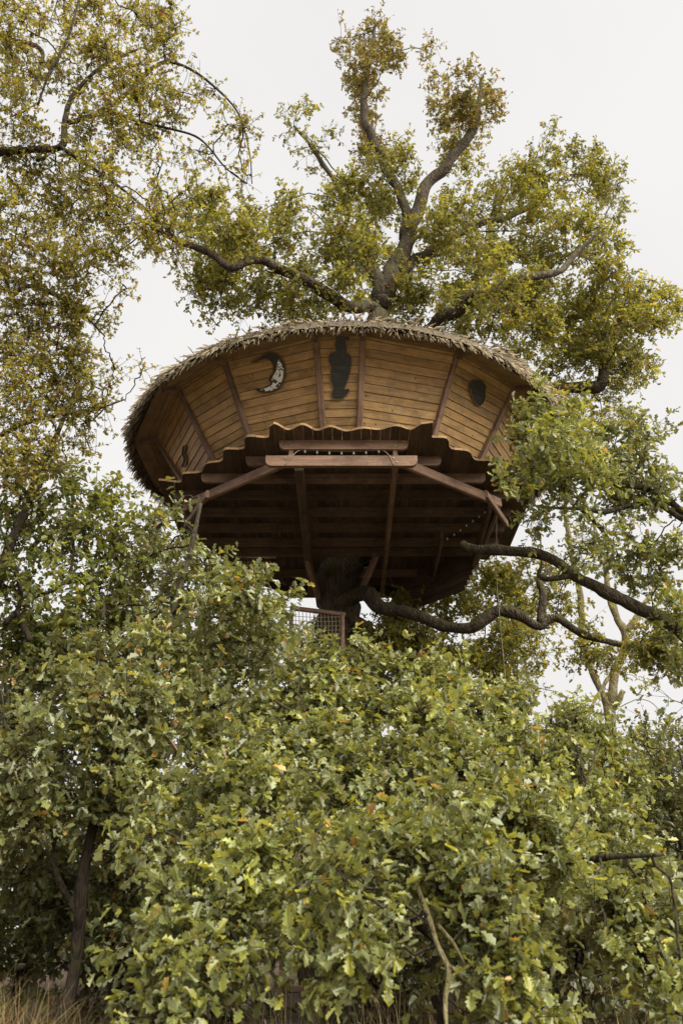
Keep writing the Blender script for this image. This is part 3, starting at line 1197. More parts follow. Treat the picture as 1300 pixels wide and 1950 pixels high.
def build_thatch():
    tv, tf = straw_tpl()
    bag = Bag()
    PAL = np.array([(.20, .158, .100), (.155, .120, .076), (.25, .20, .132), (.105, .08, .052), (.17, .125, .072), (.29, .24, .165)])
    var = [tri_mesh('thatch_strand', tv * np.array([1, .085, .085]) + np.array([0, 0, 0]), tf, M_STRAW, np.tile(c, (len(tv), 1))) for c in PAL]
    DR = R_EAVE - 3.72
    layers = [  # radius of the root, lift above the roof line, length, droop, count
        (3.60, .09, .29, -.5, 2100), (3.70, .05, .25, -.75, 2500), (3.74, .025, .21, -1.0, 2500), (3.75, .01, .20, -1.5, 700), (3.55, .16, .36, -.35, 1300), (3.3, .16, .45, -.36, 900),
        (2.9, .13, .5, -.38, 700), (2.3, .13, .55, -.40, 600), (1.7, .13, .55, -.40, 450), (1.1, .13, .5, -.42, 300)]
    front = []
    for li, (r0, lift, ln, droop, cnt) in enumerate(layers):
        for k in range(cnt):
            a = rng.uniform(-180, 180)
            th = R_(a)
            # clumps where fronds overlap
            cl = noise.noise(Vector((math.sin(th) * 7, math.cos(th) * 7, li * 3.0)))
            r = r0 + DR + rng.normal(0, .03) + .03 * cl
            o = hp(a, r, roof_z(r) + lift + .02 * cl + rng.normal(0, .012))
            radial = np.array([math.sin(th), -math.cos(th), 0])
            tang = np.array([math.cos(th), math.sin(th), 0])
            ax = radial + tang * (rng.normal(0, .42) + .5 * cl) + np.array([0, 0, droop + rng.normal(0, .16)])
            ax = unit(ax)
            nn = np.array([0, 0, 1.0]) + radial * .6 + rng.normal(0, .35, 3)
            B = unit(np.cross(nn, ax))
            Cn = np.cross(ax, B)
            s = ln * rng.uniform(.55, 1.2) * (1.0 + .25 * cl)
            w = rng.uniform(.007, .018)
            c = PAL[rng.integers(len(PAL))] * rng.uniform(.75, 1.15)
            if li < 3 and abs(a) < 75 and len(front) < 300 and rng.random() < .19:
                front.append((o, ax, B, Cn, s, w))
                continue
            V = o + s * tv[:, 0:1] * ax + w * tv[:, 1:2] * B + (s * np.minimum(tv[:, 2:3], 0) + w * np.maximum(tv[:, 2:3], 0)) * Cn
            bag.add(V, tf, np.tile(c, (len(tv), 1)))
    th = link_mesh('thatch', bag.mesh('thatch', M_STRAW), house, kind='stuff')
    for (o, ax, B, Cn, s, w) in front:
        ob = bpy.data.objects.new('thatch_strand', var[int(rng.integers(len(var)))])
        COL.objects.link(ob)
        attach(ob, house)
        kk = w / .085
        ob.matrix_basis = Matrix(((ax[0] * s, B[0] * kk, Cn[0] * s, o[0]), (ax[1] * s, B[1] * kk, Cn[1] * s, o[1]),
                                  (ax[2] * s, B[2] * kk, Cn[2] * s, o[2]), (0, 0, 0, 1)))
    # the dark packed underside of the thatch beyond the eave boards
    seg = 90
    V, Fc = [], []
    prof = [(R_EAVE + .07, roof_z(R_EAVE) - .02), (R_EAVE + .14, roof_z(R_EAVE) - .05), (R_EAVE + .10, roof_z(R_EAVE) + .07), (3.3, roof_z(3.3) + .15), (2.2, roof_z(2.2) + .14),
            (1.2, roof_z(1.2) + .14), (.8, roof_z(.8) + .12), (.8, roof_z(.8) + .065), (3.0, roof_z(3.0) + .065)]
    for k in range(seg):
        for r, z in prof:
            V.append(hp(360 * k / seg, r, z + rng.normal(0, .006)))
    mm = len(prof)
    for k in range(seg):
        q = (k + 1) % seg
        for j in range(mm):
            i = (j + 1) % mm
            Fc.append((k * mm + j, k * mm + i, q * mm + i, q * mm + j))
    me = bpy.data.meshes.new('thatch_bed')
    me.from_pydata([tuple(v) for v in V], [], Fc)
    me.materials.append(plain_material('thatch_bed', (.10, .082, .055), .95, nscale=60, var=.6))
    me.update()
    link_mesh('thatch_bed', me, house)


build_thatch()


# ---- carved shapes on the walls
def wall_frame(a0, a1, s, t):
    """a point on the panel between two posts, with its axes: right, up the slope, outward"""
    b = hp(a0, R_WB, Z_FLOOR) * (1 - t) + hp(a1, R_WB, Z_FLOOR) * t
    tp = hp(a0, R_WT, Z_WT) * (1 - t) + hp(a1, R_WT, Z_WT) * t
    O = b + (tp - b) * s
    ax = unit(hp(a1, R_WB, Z_FLOOR) - hp(a0, R_WB, Z_FLOOR))
    ay = unit(tp - b)
    ay = unit(ay - (ay @ ax) * ax)
    az = np.cross(ax, ay)
    return O, ax, ay, az


def on_wall(a0, a1, px, py):
    """where the pixel ray meets that wall panel"""
    O, ax, ay, az = wall_frame(a0, a1, .5, .5)
    d = ray(px, py)
    return CAM + d * (((O - CAM) @ az) / (d @ az))


def smooth_closed(pts, n=4):
    P = [np.array(p, float) for p in pts]
    m = len(P)
    out = []
    for i in range(m):
        a, b, c, d = P[i - 1], P[i], P[(i + 1) % m], P[(i + 2) % m]
        for k in range(n):
            t = k / n
            out.append(tuple(0.5 * ((2 * b) + (-a + c) * t + (2 * a - 5 * b + 4 * c - d) * t * t + (-a + 3 * b - 3 * c + d) * t ** 3)))
    return out


def carving(name, a0, a1, pix, mat, thick=.03, smooth=3, proud=.016, edge=None, label=None, parent=None):
    O, ax, ay, az = wall_frame(a0, a1, .5, .5)
    loc = [on_wall(a0, a1, x, y) - O for x, y in pix]
    o2 = [(float(v @ ax), float(v @ ay)) for v in loc]
    if smooth:
        o2 = smooth_closed(o2, smooth)
    ob = extrude(name, o2, O + az * (proud - thick), ax, ay, az, thick, mat, parent or house, edge_mat=edge, label=label)
    # the sawn edge of the boards standing round the shape
    P = np.array(o2)
    tg = np.roll(P, -1, 0) - np.roll(P, 1, 0)
    tg /= np.maximum(np.linalg.norm(tg, axis=1, keepdims=True), 1e-9)
    nm = np.stack([tg[:, 1], -tg[:, 0]], 1)
    if np.sum(P[:, 0] * np.roll(P[:, 1], -1) - np.roll(P[:, 0], -1) * P[:, 1]) < 0:
        nm = -nm
    Q = P + nm * .011
    V, Fc, m = [], [], len(P)
    for R2, hgt in ((P, proud - .004), (P, proud + .016), (Q, proud + .016), (Q, proud - .012)):
        V += [tuple(O + ax * u + ay * v + az * hgt) for u, v in R2]
    for i in range(m):
        j = (i + 1) % m
        for k in range(3):
            Fc.append((k * m + i, k * m + j, (k + 1) * m + j, (k + 1) * m + i))
    me = bpy.data.meshes.new('sawn_rim')
    me.from_pydata(V, [], Fc)
    uvl = me.uv_layers.new(name='UVMap')
    for lp in me.loops:
        uvl.data[lp.index].uv = (P[lp.vertex_index % m][0], P[lp.vertex_index % m][1])
    me.materials.append(M_RIM)
    me.update()
    link_mesh('sawn_rim', me, ob)
    return ob


BIRD = [(640, 641), (648, 635), (658, 637), (665, 646), (661, 648), (657, 648), (658, 660), (659, 668), (657, 672), (664, 675), (668, 684), (667, 700),
        (664, 716), (659, 730), (655, 741), (659, 742), (664, 741), (662, 748), (655, 756), (650, 759), (640, 760), (633, 757), (632, 748), (635, 740), (631, 726),
        (630, 710), (631, 698), (627, 690), (626, 680), (630, 673), (638, 671), (641, 667), (639, 658), (640, 648)]
carving('bird_carving', -8.0, 3.5, BIRD, M_CARVE, smooth=2, edge=M_DARK, label='dark standing bird silhouette with reflection streaks painted on a long body')
ACORN = [(891, 735), (893, 728), (900, 724), (908, 723), (916, 727), (922, 735), (922, 741), (920, 739), (921, 748), (920, 758), (916, 767), (910, 772), (904, 768),
         (898, 760), (895, 750), (894, 739), (891, 742)]
carving('acorn_carving', 28.5, 50.7, ACORN, M_CARVE, smooth=2, edge=M_DARK, label='dark acorn silhouette with its cap')
MOON = [(481, 690), (492, 684), (500, 678), (510, 673), (522, 672), (533, 678), (541, 690), (544, 703), (543, 718), (538, 732), (529, 742), (518, 747), (506, 748),
        (496, 746), (487, 740), (497, 740), (508, 737), (517, 731), (518, 727), (514, 724), (517, 716), (522, 709), (523, 700), (520, 690), (511, 683), (500, 684), (490, 688)]
moon = carving('moon_window', -33.4, -8.0, MOON, M_CARVE, smooth=2, edge=M_DARK, label='crescent moon with a face, reflections painted as a dark and a bright half')
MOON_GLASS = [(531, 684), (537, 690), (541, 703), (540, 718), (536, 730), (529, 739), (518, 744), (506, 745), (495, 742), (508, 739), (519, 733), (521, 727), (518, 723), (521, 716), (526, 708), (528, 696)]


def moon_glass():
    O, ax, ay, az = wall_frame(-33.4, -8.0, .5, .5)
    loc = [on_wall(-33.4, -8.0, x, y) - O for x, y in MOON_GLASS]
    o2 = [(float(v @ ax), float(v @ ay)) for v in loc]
    # one flat pane; the mirrored sky and branches are painted into its colour
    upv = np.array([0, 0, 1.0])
    extrude('painted_reflection_pane', o2, O + az * .018, ax, ay, az, .004, M_GLASSW, moon)


m_, nt_, out_ = new_mat('painted_reflection_glass')
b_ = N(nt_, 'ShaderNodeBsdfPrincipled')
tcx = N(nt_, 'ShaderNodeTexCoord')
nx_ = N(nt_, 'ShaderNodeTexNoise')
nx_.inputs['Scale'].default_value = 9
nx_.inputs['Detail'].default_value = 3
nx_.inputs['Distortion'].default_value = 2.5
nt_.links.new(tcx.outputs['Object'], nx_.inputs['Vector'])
rx_ = ramp(nt_, [(0.47, (.03, .03, .03)), (0.49, (.78, .78, .80))])  # pale paints the reflected sky, dark patches the reflected branches
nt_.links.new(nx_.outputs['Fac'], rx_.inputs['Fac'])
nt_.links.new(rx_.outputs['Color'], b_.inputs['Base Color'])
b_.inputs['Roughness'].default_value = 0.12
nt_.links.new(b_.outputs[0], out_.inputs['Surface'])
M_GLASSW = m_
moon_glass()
# scroll ornament on the far left panel
SCROLL = [(352, 850), (356, 848), (356, 853), (354, 860), (356, 868), (358, 876), (356, 884), (352, 888), (349, 886), (352, 880), (353, 873), (351, 866), (350, 858)]
carving('scroll_carving', -79, -52, SCROLL, M_CARVE, smooth=2, edge=M_DARK)

# ------------------------------------------------------------------ small things hung on the house
def string_lights():
    s = empty('string_lights', (0, 10.38, 7.9), 'string of small clear bulbs strung above the front beam', 'string lights')
    pts = [(-.70, 10.39, 7.92), (-.35, 10.36, 7.865), (0.0, 10.36, 7.85), (.35, 10.36, 7.86), (.72, 10.39, 7.92)]
    rope('wire', pts, .005, M_WIRE, s)
    P = catmull(pts, 8)
    for k in range(4, 30, 4):
        p = P[k]
        V, Fc = tube_arrays(np.array([p - [0, 0, .0], p - [0, 0, .02], p - [0, 0, .04], p - [0, 0, .055]]), [.008, .016, .018, .006], 6)
        link_mesh('bulb', tri_mesh('bulb', V, Fc, M_BULB, smooth=True), s)
    t = empty('string_lights', (2.2, 11.6, 7.8), 'string of bulbs sagging under the right of the deck', 'string lights')
    pts = [(2.35, 11.75, 7.70), (2.0, 12.1, 7.55), (1.6, 12.6, 7.48), (.8, 13.0, 7.45), (.2, 13.3, 7.40)]
    rope('wire', pts, .005, M_WIRE, t)
    P = catmull(pts, 8)
    for k in range(2, 16, 2):
        p = P[k]
        V, Fc = tube_arrays(np.array([p - [0, 0, .0], p - [0, 0, .02], p - [0, 0, .04], p - [0, 0, .055]]), [.008, .016, .018, .006], 6)
        link_mesh('bulb', tri_mesh('bulb', V, Fc, M_BULB, smooth=True), t)


string_lights()


def tagged_rope(name, pts, r, label, cat, mat=M_ROPE):
    o = rope(name, pts, r, mat)
    o['label'] = label
    o['category'] = cat
    return o


tagged_rope('tie_rope', [(-.58, 10.42, 7.93), (-.68, 10.315, 7.78), (-.80, 10.315, 7.60)], .006, 'short pale cord tied round the left end of the front beam', 'rope')
tagged_rope('tie_rope', [(.58, 10.42, 7.93), (.68, 10.315, 7.76), (.74, 10.315, 7.60)], .006, 'short pale cord tied round the right end of the front beam', 'rope')
tagged_rope('hanging_rope', [(2.46, 11.86, 7.72), (2.52, 12.5, 7.2), (2.60, 13.1, 6.9), (2.60, 13.1, 5.4), (2.61, 13.1, 3.6)], .0045, 'thin pale rope hanging down from the right side of the deck', 'rope')
tagged_rope('stay_cable', [(-.2, 13.2, 7.0), (0.6, 12.8, 7.3), (1.4, 12.3, 7.55), (2.3, 11.75, 7.72)], .008, 'taut cable from the trunk to the right corner of the deck', 'cable', M_WIRE)


# ---- ladder with the netted landing
def build_ladder():
    xl, xr, y = -.83, .02, 13.25
    lad = empty('ladder', (-.4, y, ground_z(-.4, y)), 'tall wooden ladder rising through the oak to a netted landing', 'ladder')
    zt = 6.45
    for x in (xl, xr):
        beam('rail', (x, y, ground_z(x, y) - .1), (x, y, zt + (.12 if x == xl else 0)), .06, .09, M_BEAM, lad, up=(0, 1, 0))
    z = 1.0
    while z < 5.3:
        beam('rung', (xl + .03, y, z), (xr - .03, y, z), .05, .085, M_BEAM, lad)
        z += .42
    beam('top_rail', (xl - .02, y, zt + .10), (xr + .05, y, zt - .02), .07, .07, M_BEAM, lad)
    for (x0, x1, y0, y1, z0, z1) in [(xl + .03, xr - .03, y, y, 5.95, zt + .03)]:
        for k in range(13):
            x = x0 + (x1 - x0) * (k + .5) / 13
            zt_ = zt + .08 - .10 * (x - xl) / (xr - xl)
            rope('net_strand', [(x, y, zt_), (x + .012, y - .02, 6.2), (x - .01, y, z0)], .0055, M_ROPE, lad, 4)
        for k in range(7):
            zz = z0 + (z1 - z0) * k / 7
            rope('net_strand', [(x0, y, zz), ((x0 + x1) / 2, y - .03, zz - .03), (x1, y, zz - .01)], .0055, M_ROPE, lad, 4)


build_ladder()


def build_hatch_net():
    h = empty('hatch_net', (-1.7, 14.3, 7.5), 'square rope net hung below the open hatch at the back left of the deck', 'net')
    for k in range(11):
        x = -2.05 + .7 * k / 10
        rope('net_strand', [(x, 14.66, 8.02), (x, 14.5, 7.7), (x, 14.3, 7.45)], .006, M_ROPE, h, 4)
    for k in range(8):
        t = k / 7
        p = (14.66 - .36 * t, 8.02 - .57 * t)
        rope('net_strand', [(-2.05, p[0], p[1]), (-1.7, p[0], p[1] - .03), (-1.35, p[0], p[1])], .006, M_ROPE, h, 4)


build_hatch_net()

# ------------------------------------------------------------------ the host oak
oak = Tree('oak_tree', 'old gnarled oak growing up through the tree house', 'tree', (-.1, 14.65, ground_z(-.1, 14.65)), M_BARK, M_LEAF_THIN,
           OAK_LOW, 0.102, PAL_OAK_TOP, seed=3, hi_tpl=OAK_MID, dy=.7, dens=2.0, gap=-.12, leaves_per_shoot=6, shoots=9, spread=.42, shoot_len=.22, sides=12)
Y0 = 14.3
oak.limb([(-.15, 14.7, .5), (-.2, 14.65, 3), (-.12, 14.6, 6), (0.0, 14.65, 8), (.4, 14.8, 11), (.84, 14.9, 14.2)], [.55, .44, .39, .37, .32, .26], name='trunk', wob=.05)


def px_limb(tree, pts, rad_px, name='limb', n=6, **kw):
    P = [PY(x, y, Y + tree.dy) for x, y, Y in pts]
    r = [q * depth_of(p) / F_PX for q, p in zip(rad_px, P)]
    return tree.limb(P, r, name=name, n=n, **kw)


px_limb(oak, [(722, 580, 14.2), (745, 525, 14.3), (772, 470, 14.4), (790, 395, 14.5), (838, 325, 14.5), (885, 268, 14.5), (910, 208, 14.6), (915, 150, 14.7)], [19, 17, 14, 12, 10, 9, 6, 3])
px_limb(oak, [(768, 455, 14.4), (770, 390, 14.7), (738, 320, 15.0), (708, 262, 15.1), (690, 195, 15.2), (705, 110, 15.2), (715, 40, 15.2)], [10, 9, 9, 8, 7, 4, 2])
px_limb(oak, [(722, 580, 14.2), (716, 535, 14.1), (707, 500, 14.0), (698, 464, 13.9)], [14, 12, 11, 10], name='sawn_limb')
px_limb(oak, [(716, 590, 14.2), (665, 584, 13.5), (622, 562, 13.0), (595, 535, 12.7), (555, 520, 12.5), (500, 494, 12.3), (440, 512, 12.1), (400, 482, 12.0), (340, 460, 12.0), (290, 430, 12.1)], [13, 12, 11, 10, 10, 9, 8, 7, 6, 3])
px_limb(oak, [(765, 515, 14.3), (800, 486, 14.8), (850, 464, 15.2), (890, 430, 15.6), (960, 415, 16.0), (1035, 372, 16.3), (1020, 330, 16.4), (980, 315, 16.4)], [10, 9, 8, 7, 6, 6, 5, 3])
px_limb(oak, [(730, 620, 14.2), (800, 630, 13.8), (855, 600, 12.8), (905, 562, 12.3), (960, 552, 12.0), (992, 525, 11.9), (1060, 520, 12.4), (1095, 485, 13.0), (1140, 440, 13.1)], [13, 13, 12, 11, 10, 10, 6, 5, 3])
px_limb(oak, [(730, 640, 14.3), (880, 720, 14.8), (1000, 745, 14.9), (1080, 738, 14.9), (1140, 730, 14.8), (1152, 690, 14.7), (1150, 650, 14.7), (1190, 600, 14.6), (1260, 560, 14.5)], [16, 15, 13, 12, 12, 11, 9, 6, 3])
px_limb(oak, [(640, 470, 14.8), (665, 400, 15.2), (640, 350, 15.4), (600, 290, 15.5), (560, 240, 15.6)], [4, 5, 5, 4, 2])
px_limb(oak, [(716, 540, 14.2), (690, 500, 14.6), (640, 470, 14.8)], [7, 6, 4])
# low limbs beneath the deck
px_limb(oak, [(640, 1150, 13.7), (690, 1130, 13.4), (720, 1160, 13.2), (770, 1172, 13.1), (850, 1190, 13.0), (900, 1192, 12.9), (945, 1160, 12.8), (990, 1172, 12.8), (1030, 1190, 12.8), (1060, 1175, 12.8),
              (1110, 1210, 12.8), (1180, 1228, 12.8), (1240, 1225, 12.8), (1320, 1205, 12.8)], [16, 15, 13, 12, 11, 11, 12, 10, 9, 7, 7, 6, 4, 3])
px_limb(oak, [(1030, 1188, 12.8), (1032, 1130, 12.9), (1025, 1105, 13.0), (1050, 1080, 13.1)], [8, 7, 6, 3])
px_limb(oak, [(640, 1160, 13.7), (690, 1195, 13.9), (725, 1230, 14.2), (770, 1260, 14.8), (840, 1250, 15.5), (930, 1230, 16.2)], [17, 16, 13, 10, 7, 3])

cutp = PY(697.5, 463, 14.6)
V_, F_ = tube_arrays(np.array([cutp + np.array([0, -.004, -.01]), cutp + np.array([-.01, -.02, .03])]), [.082, .080], 14, .03)
link_mesh('sawn_face', tri_mesh('sawn_face', V_, F_, M_CUTFACE), oak.root)

T = dict(pal=PAL_OAK_TIPS)
TS = dict(pal=PAL_OAK_TIPS, sparse=True)
S = dict(sparse=True)
oak.lobes_px([
    (712, 70, 15.2, 34, 42, 10, T), (700, 130, 15.2, 42, 45, 13, T), (690, 195, 15.2, 36, 45, 12, T), (712, 265, 15.1, 50, 45, 14, T), (735, 335, 15.0, 60, 50, 16),
    (650, 75, 15.2, 18, 30, 3, TS), (745, 100, 15.2, 20, 45, 5, T), (655, 105, 15.2, 20, 16, 3, TS), (775, 290, 15.1, 22, 40, 5, S),
    (820, 100, 14.7, 18, 30, 4, TS), (838, 160, 14.7, 26, 34, 6, TS), (905, 175, 14.6, 45, 40, 14, T), (880, 235, 14.5, 55, 40, 14, T), (850, 205, 14.5, 30, 35, 6, T), (945, 165, 14.6, 18, 18, 3, TS), (935, 215, 14.6, 26, 26, 5, TS), (875, 290, 14.4, 44, 36, 9),
    (575, 245, 15.6, 40, 30, 6, S), (590, 205, 15.6, 18, 18, 2, S), (610, 290, 15.5, 40, 36, 7, S), (640, 350, 15.4, 48, 40, 10), (665, 410, 15.2, 60, 46, 16), (545, 275, 15.6, 24, 18, 3, S),
    (735, 420, 15.2, 62, 50, 18), (640, 470, 15.0, 70, 50, 18), (700, 520, 15.2, 70, 46, 14), (600, 500, 14.6, 50, 44, 10),
    (385, 400, 13.2, 44, 32, 11), (345, 420, 13.1, 40, 30, 7), (440, 425, 13.3, 55, 40, 14), (500, 405, 13.6, 50, 40, 12), (550, 400, 13.9, 34, 34, 6), (420, 480, 13.2, 60, 40, 14), (500, 465, 13.5, 60, 34, 12),
    (380, 540, 13.1, 40, 34, 8), (450, 555, 13.4, 55, 44, 14), (525, 560, 13.6, 60, 44, 16), (590, 575, 13.9, 55, 36, 14), (400, 590, 13.1, 34, 24, 5, S), (645, 560, 14.4, 50, 34, 10),
    (1030, 330, 16.4, 55, 44, 14), (1100, 310, 16.4, 40, 34, 9), (1120, 350, 16.2, 50, 44, 13), (1150, 400, 15.8, 36, 46, 10), (980, 370, 16.2, 55, 44, 14), (920, 400, 15.8, 55, 46, 14), (860, 380, 15.2, 44, 40, 9),
    (860, 440, 15.2, 60, 50, 16), (940, 460, 15.4, 66, 50, 18), (1040, 430, 15.4, 66, 50, 18), (1100, 450, 14.4, 60, 50, 16), (1150, 470, 13.6, 34, 40, 7), (830, 520, 15.0, 66, 46, 16), (920, 530, 14.6, 66, 44, 16), (1000, 500, 14.2, 66, 50, 18),
    (1060, 560, 14.0, 70, 50, 20), (1130, 540, 14.0, 50, 50, 14), (800, 585, 14.9, 60, 30, 12), (880, 600, 14.6, 60, 36, 14), (960, 590, 14.4, 66, 46, 18), (1010, 640, 14.6, 66, 44, 18), (1090, 630, 14.5, 66, 46, 18), (1170, 600, 14.5, 50, 46, 14),
    (1230, 580, 14.5, 44, 34, 9), (1275, 580, 14.5, 30, 30, 5), (1160, 660, 14.6, 55, 46, 14), (1225, 640, 14.6, 40, 40, 9), (1100, 700, 14.7, 66, 40, 16), (1180, 720, 14.6, 50, 40, 12), (1060, 780, 14.6, 50, 50, 12), (1140, 790, 14.5, 60, 50, 14), (1210, 700, 14.5, 26, 34, 5, S),
    (735, 545, 13.4, 40, 30, 5), (790, 440, 13.2, 40, 36, 5, S), (690, 480, 13.4, 40, 36, 6), (800, 540, 13.2, 46, 30, 6), (940, 540, 12.4, 44, 30, 6), (880, 590, 12.6, 44, 26, 5), (560, 530, 12.6, 44, 24, 4, S), (1040, 260, 16.4, 28, 22, 3, S), (1185, 360, 15.8, 20, 40, 4, S), (1190, 560, 14.4, 30, 30, 5, S),
], jitter=.9, up=.12, dz=1.3)
LOW = [(720, 1225, 14.0, 34, 30, 6), (780, 1225, 14.6, 44, 40, 10), (850, 1240, 15.2, 55, 40, 12), (930, 1225, 15.8, 60, 44, 14), (1000, 1240, 15.4, 50, 44, 10, S), (760, 1170, 15.0, 40, 24, 6), (860, 1150, 15.6, 55, 30, 9), (930, 1110, 15.6, 50, 40, 10),
       (980, 1140, 14.8, 44, 36, 8), (1020, 1100, 13.8, 44, 36, 7, S), (1090, 1240, 12.9, 50, 26, 6, S), (1180, 1250, 12.8, 60, 28, 6, S), (1270, 1230, 12.8, 50, 34, 8), (1060, 1150, 13.2, 40, 30, 6, S), (1150, 1190, 13.0, 40, 24, 5, S)]
oak.lobes_px([(r[0], r[1], r[2], r[3], r[4], int(r[5] * 1.7)) + tuple(r[6:]) for r in LOW], jitter=.6)
oak.lobes_px([(700, 1270, 15.5, 60, 40, 10), (620, 1230, 15.8, 50, 40, 8), (800, 1290, 16.0, 66, 40, 12), (900, 1290, 16.4, 66, 40, 12), (980, 1310, 16.6, 55, 40, 8)], jitter=.5)
oak.finish()

# ------------------------------------------------------------------ the hawthorn leaning in from the left
haw = Tree('hawthorn_tree', 'fine-leaved yellowing hawthorn overhanging from the upper left edge', 'tree', (-6.8, 7.8, ground_z(-6.8, 7.8)), M_BARK_DARK, M_LEAF_THIN,
           HAW, 0.050, PAL_HAW, seed=5, dens=1.7, leaves_per_shoot=7, shoots=9, spread=.34, shoot_len=.24, sides=8)
haw.limb([(-6.8, 7.8, .2), (-6.8, 7.8, 4), (-6.6, 7.9, 8), (-6.3, 8.0, 10.8), (-6.3, 8.0, 12.5), (-6.2, 8.0, 15)], [.22, .19, .15, .11, .08, .04], name='trunk')
px_limb(haw, [(-60, 300, 8.0), (10, 284, 8.0), (60, 284, 7.9), (118, 275, 7.8), (124, 230, 7.8), (135, 195, 7.8), (165, 150, 7.8), (210, 118, 7.8), (270, 90, 7.8)], [9, 8, 7, 7, 6, 5, 4, 3, 2])
px_limb(haw, [(130, 234, 7.8), (200, 208, 7.9), (250, 170, 8.0), (290, 130, 8.1), (330, 120, 8.1), (390, 150, 8.2), (450, 210, 8.3), (475, 290, 8.3), (480, 350, 8.3)], [5, 5, 4, 3.5, 3, 2.4, 2, 1.4, 1])
px_limb(haw, [(115, 278, 7.8), (160, 310, 7.7), (220, 350, 7.7), (280, 400, 7.8), (330, 450, 7.9)], [4.5, 4, 3, 2.4, 1.4])
px_limb(haw, [(-60, 60, 8.2), (20, 75, 8.1), (80, 100, 8.0), (60, 180, 8.0)], [6, 5, 4, 2])
px_limb(haw, [(72, 200, 7.6), (95, 140, 7.5), (130, 70, 7.5), (150, 0, 7.5), (158, -60, 7.5)], [2, 2.4, 2.4, 2.2, 2])
px_limb(haw, [(-60, 520, 8.2), (0, 510, 8.2), (20, 560, 8.2), (60, 545, 8.2), (140, 580, 8.2), (200, 640, 8.3)], [6, 5, 4.5, 4, 3, 1.5])
px_limb(haw, [(-60, 860, 8.4), (40, 810, 8.4), (110, 790, 8.4), (180, 780, 8.5), (240, 760, 8.6)], [5, 4.5, 4, 3, 1.4])
px_limb(haw, [(200, 208, 7.9), (260, 230, 8.0), (320, 245, 8.1), (380, 265, 8.1), (430, 320, 8.1), (470, 350, 8.1)], [3.4, 3, 2.6, 2, 1.5, 1])
H2 = dict(hang=.35)
HS = dict(hang=.55, sparse=True)
haw.lobes_px([
    (30, 40, 8.0, 60, 60, 12), (110, 30, 7.8, 60, 60, 11), (190, 40, 7.9, 60, 60, 12), (270, 40, 8.0, 55, 55, 12), (310, 80, 8.1, 34, 60, 8), (40, 130, 8.0, 60, 55, 12), (120, 130, 7.9, 60, 55, 10), (200, 130, 7.9, 55, 50, 11), (270, 160, 8.0, 50, 50, 10), (320, 30, 8.1, 20, 40, 3),
    (30, 220, 7.9, 60, 55, 12), (180, 230, 7.9, 55, 45, 10), (240, 250, 7.9, 44, 44, 8), (310, 190, 8.1, 40, 40, 7, H2), (360, 160, 8.2, 34, 36, 5, HS), (400, 185, 8.2, 34, 34, 5, HS), (440, 220, 8.3, 30, 34, 4, HS), (470, 260, 8.3, 22, 44, 4, HS), (470, 330, 8.3, 18, 40, 3, HS),
    (320, 260, 8.1, 40, 40, 5, HS), (370, 290, 8.1, 34, 44, 4, HS), (420, 320, 8.1, 24, 36, 2, HS), (300, 320, 7.9, 30, 50, 4, HS), (345, 350, 7.9, 24, 50, 3, HS),
    (40, 330, 7.9, 60, 55, 13), (120, 340, 7.8, 60, 55, 12), (190, 330, 7.8, 44, 44, 8), (200, 400, 7.8, 44, 44, 8), (40, 420, 8.0, 60, 55, 13), (120, 430, 7.9, 60, 55, 12), (250, 420, 7.8, 40, 36, 5, H2), (300, 440, 7.9, 44, 36, 7, H2), (290, 400, 7.9, 34, 34, 4, HS), (320, 480, 7.9, 34, 30, 4, H2),
    (30, 510, 8.1, 55, 55, 12), (110, 520, 8.0, 60, 55, 12), (180, 500, 8.0, 44, 44, 8), (220, 480, 8.0, 30, 30, 4, S), (30, 600, 8.2, 55, 55, 12), (100, 610, 8.2, 60, 55, 12), (160, 600, 8.2, 34, 50, 6), (40, 690, 8.3, 60, 50, 12), (110, 700, 8.3, 60, 50, 11), (160, 690, 8.3, 34, 50, 5), (210, 590, 8.2, 14, 50, 2, HS), (235, 545, 8.1, 20, 40, 2, HS),
    (30, 770, 8.4, 55, 44, 10), (100, 770, 8.4, 60, 44, 10), (165, 780, 8.4, 44, 36, 7), (205, 750, 8.6, 26, 30, 3, S), (262, 700, 8.8, 14, 10, 1, S), (170, 850, 8.5, 20, 20, 1, S), (60, 850, 8.4, 55, 40, 9), (20, 900, 8.5, 40, 44, 6), (120, 870, 8.4, 44, 34, 5), (215, 700, 8.5, 14, 20, 2, S),
], jitter=.5)
haw.finish()

# ------------------------------------------------------------------ young oaks and shrubs
hazel = Tree('hazel_tree', 'bright green hazel below the hawthorn on the left edge', 'tree', (-4.4, 8.6, ground_z(-4.4, 8.6)), M_BARK_DARK, M_LEAF_THIN,
             OVAL, 0.072, PAL_GREEN, seed=8, dens=1.25, leaves_per_shoot=7, shoots=9, spread=.36, shoot_len=.25)
hazel.limb([(-4.4, 8.6, .3), (-4.2, 8.6, 2.5), (-3.9, 8.6, 4.5), (-3.6, 8.6, 6.2), (-3.3, 8.6, 7.6)], [.14, .11, .08, .05, .02], name='trunk')
px_limb(hazel, [(10, 1190, 8.6), (40, 1150, 8.5), (30, 1080, 8.4), (0, 1000, 8.4)], [6, 5, 4, 2])
px_limb(hazel, [(60, 1220, 8.6), (50, 1195, 8.6), (35, 1160, 8.5), (60, 1140, 8.5), (130, 1100, 8.5), (140, 1000, 8.5), (135, 930, 8.5)], [6, 6, 5, 4, 3, 2.4, 1.4])
px_limb(hazel, [(195, 1180, 8.6), (197, 1150, 8.6), (175, 1110, 8.6), (195, 1010, 8.7)], [4, 3.5, 3, 2])
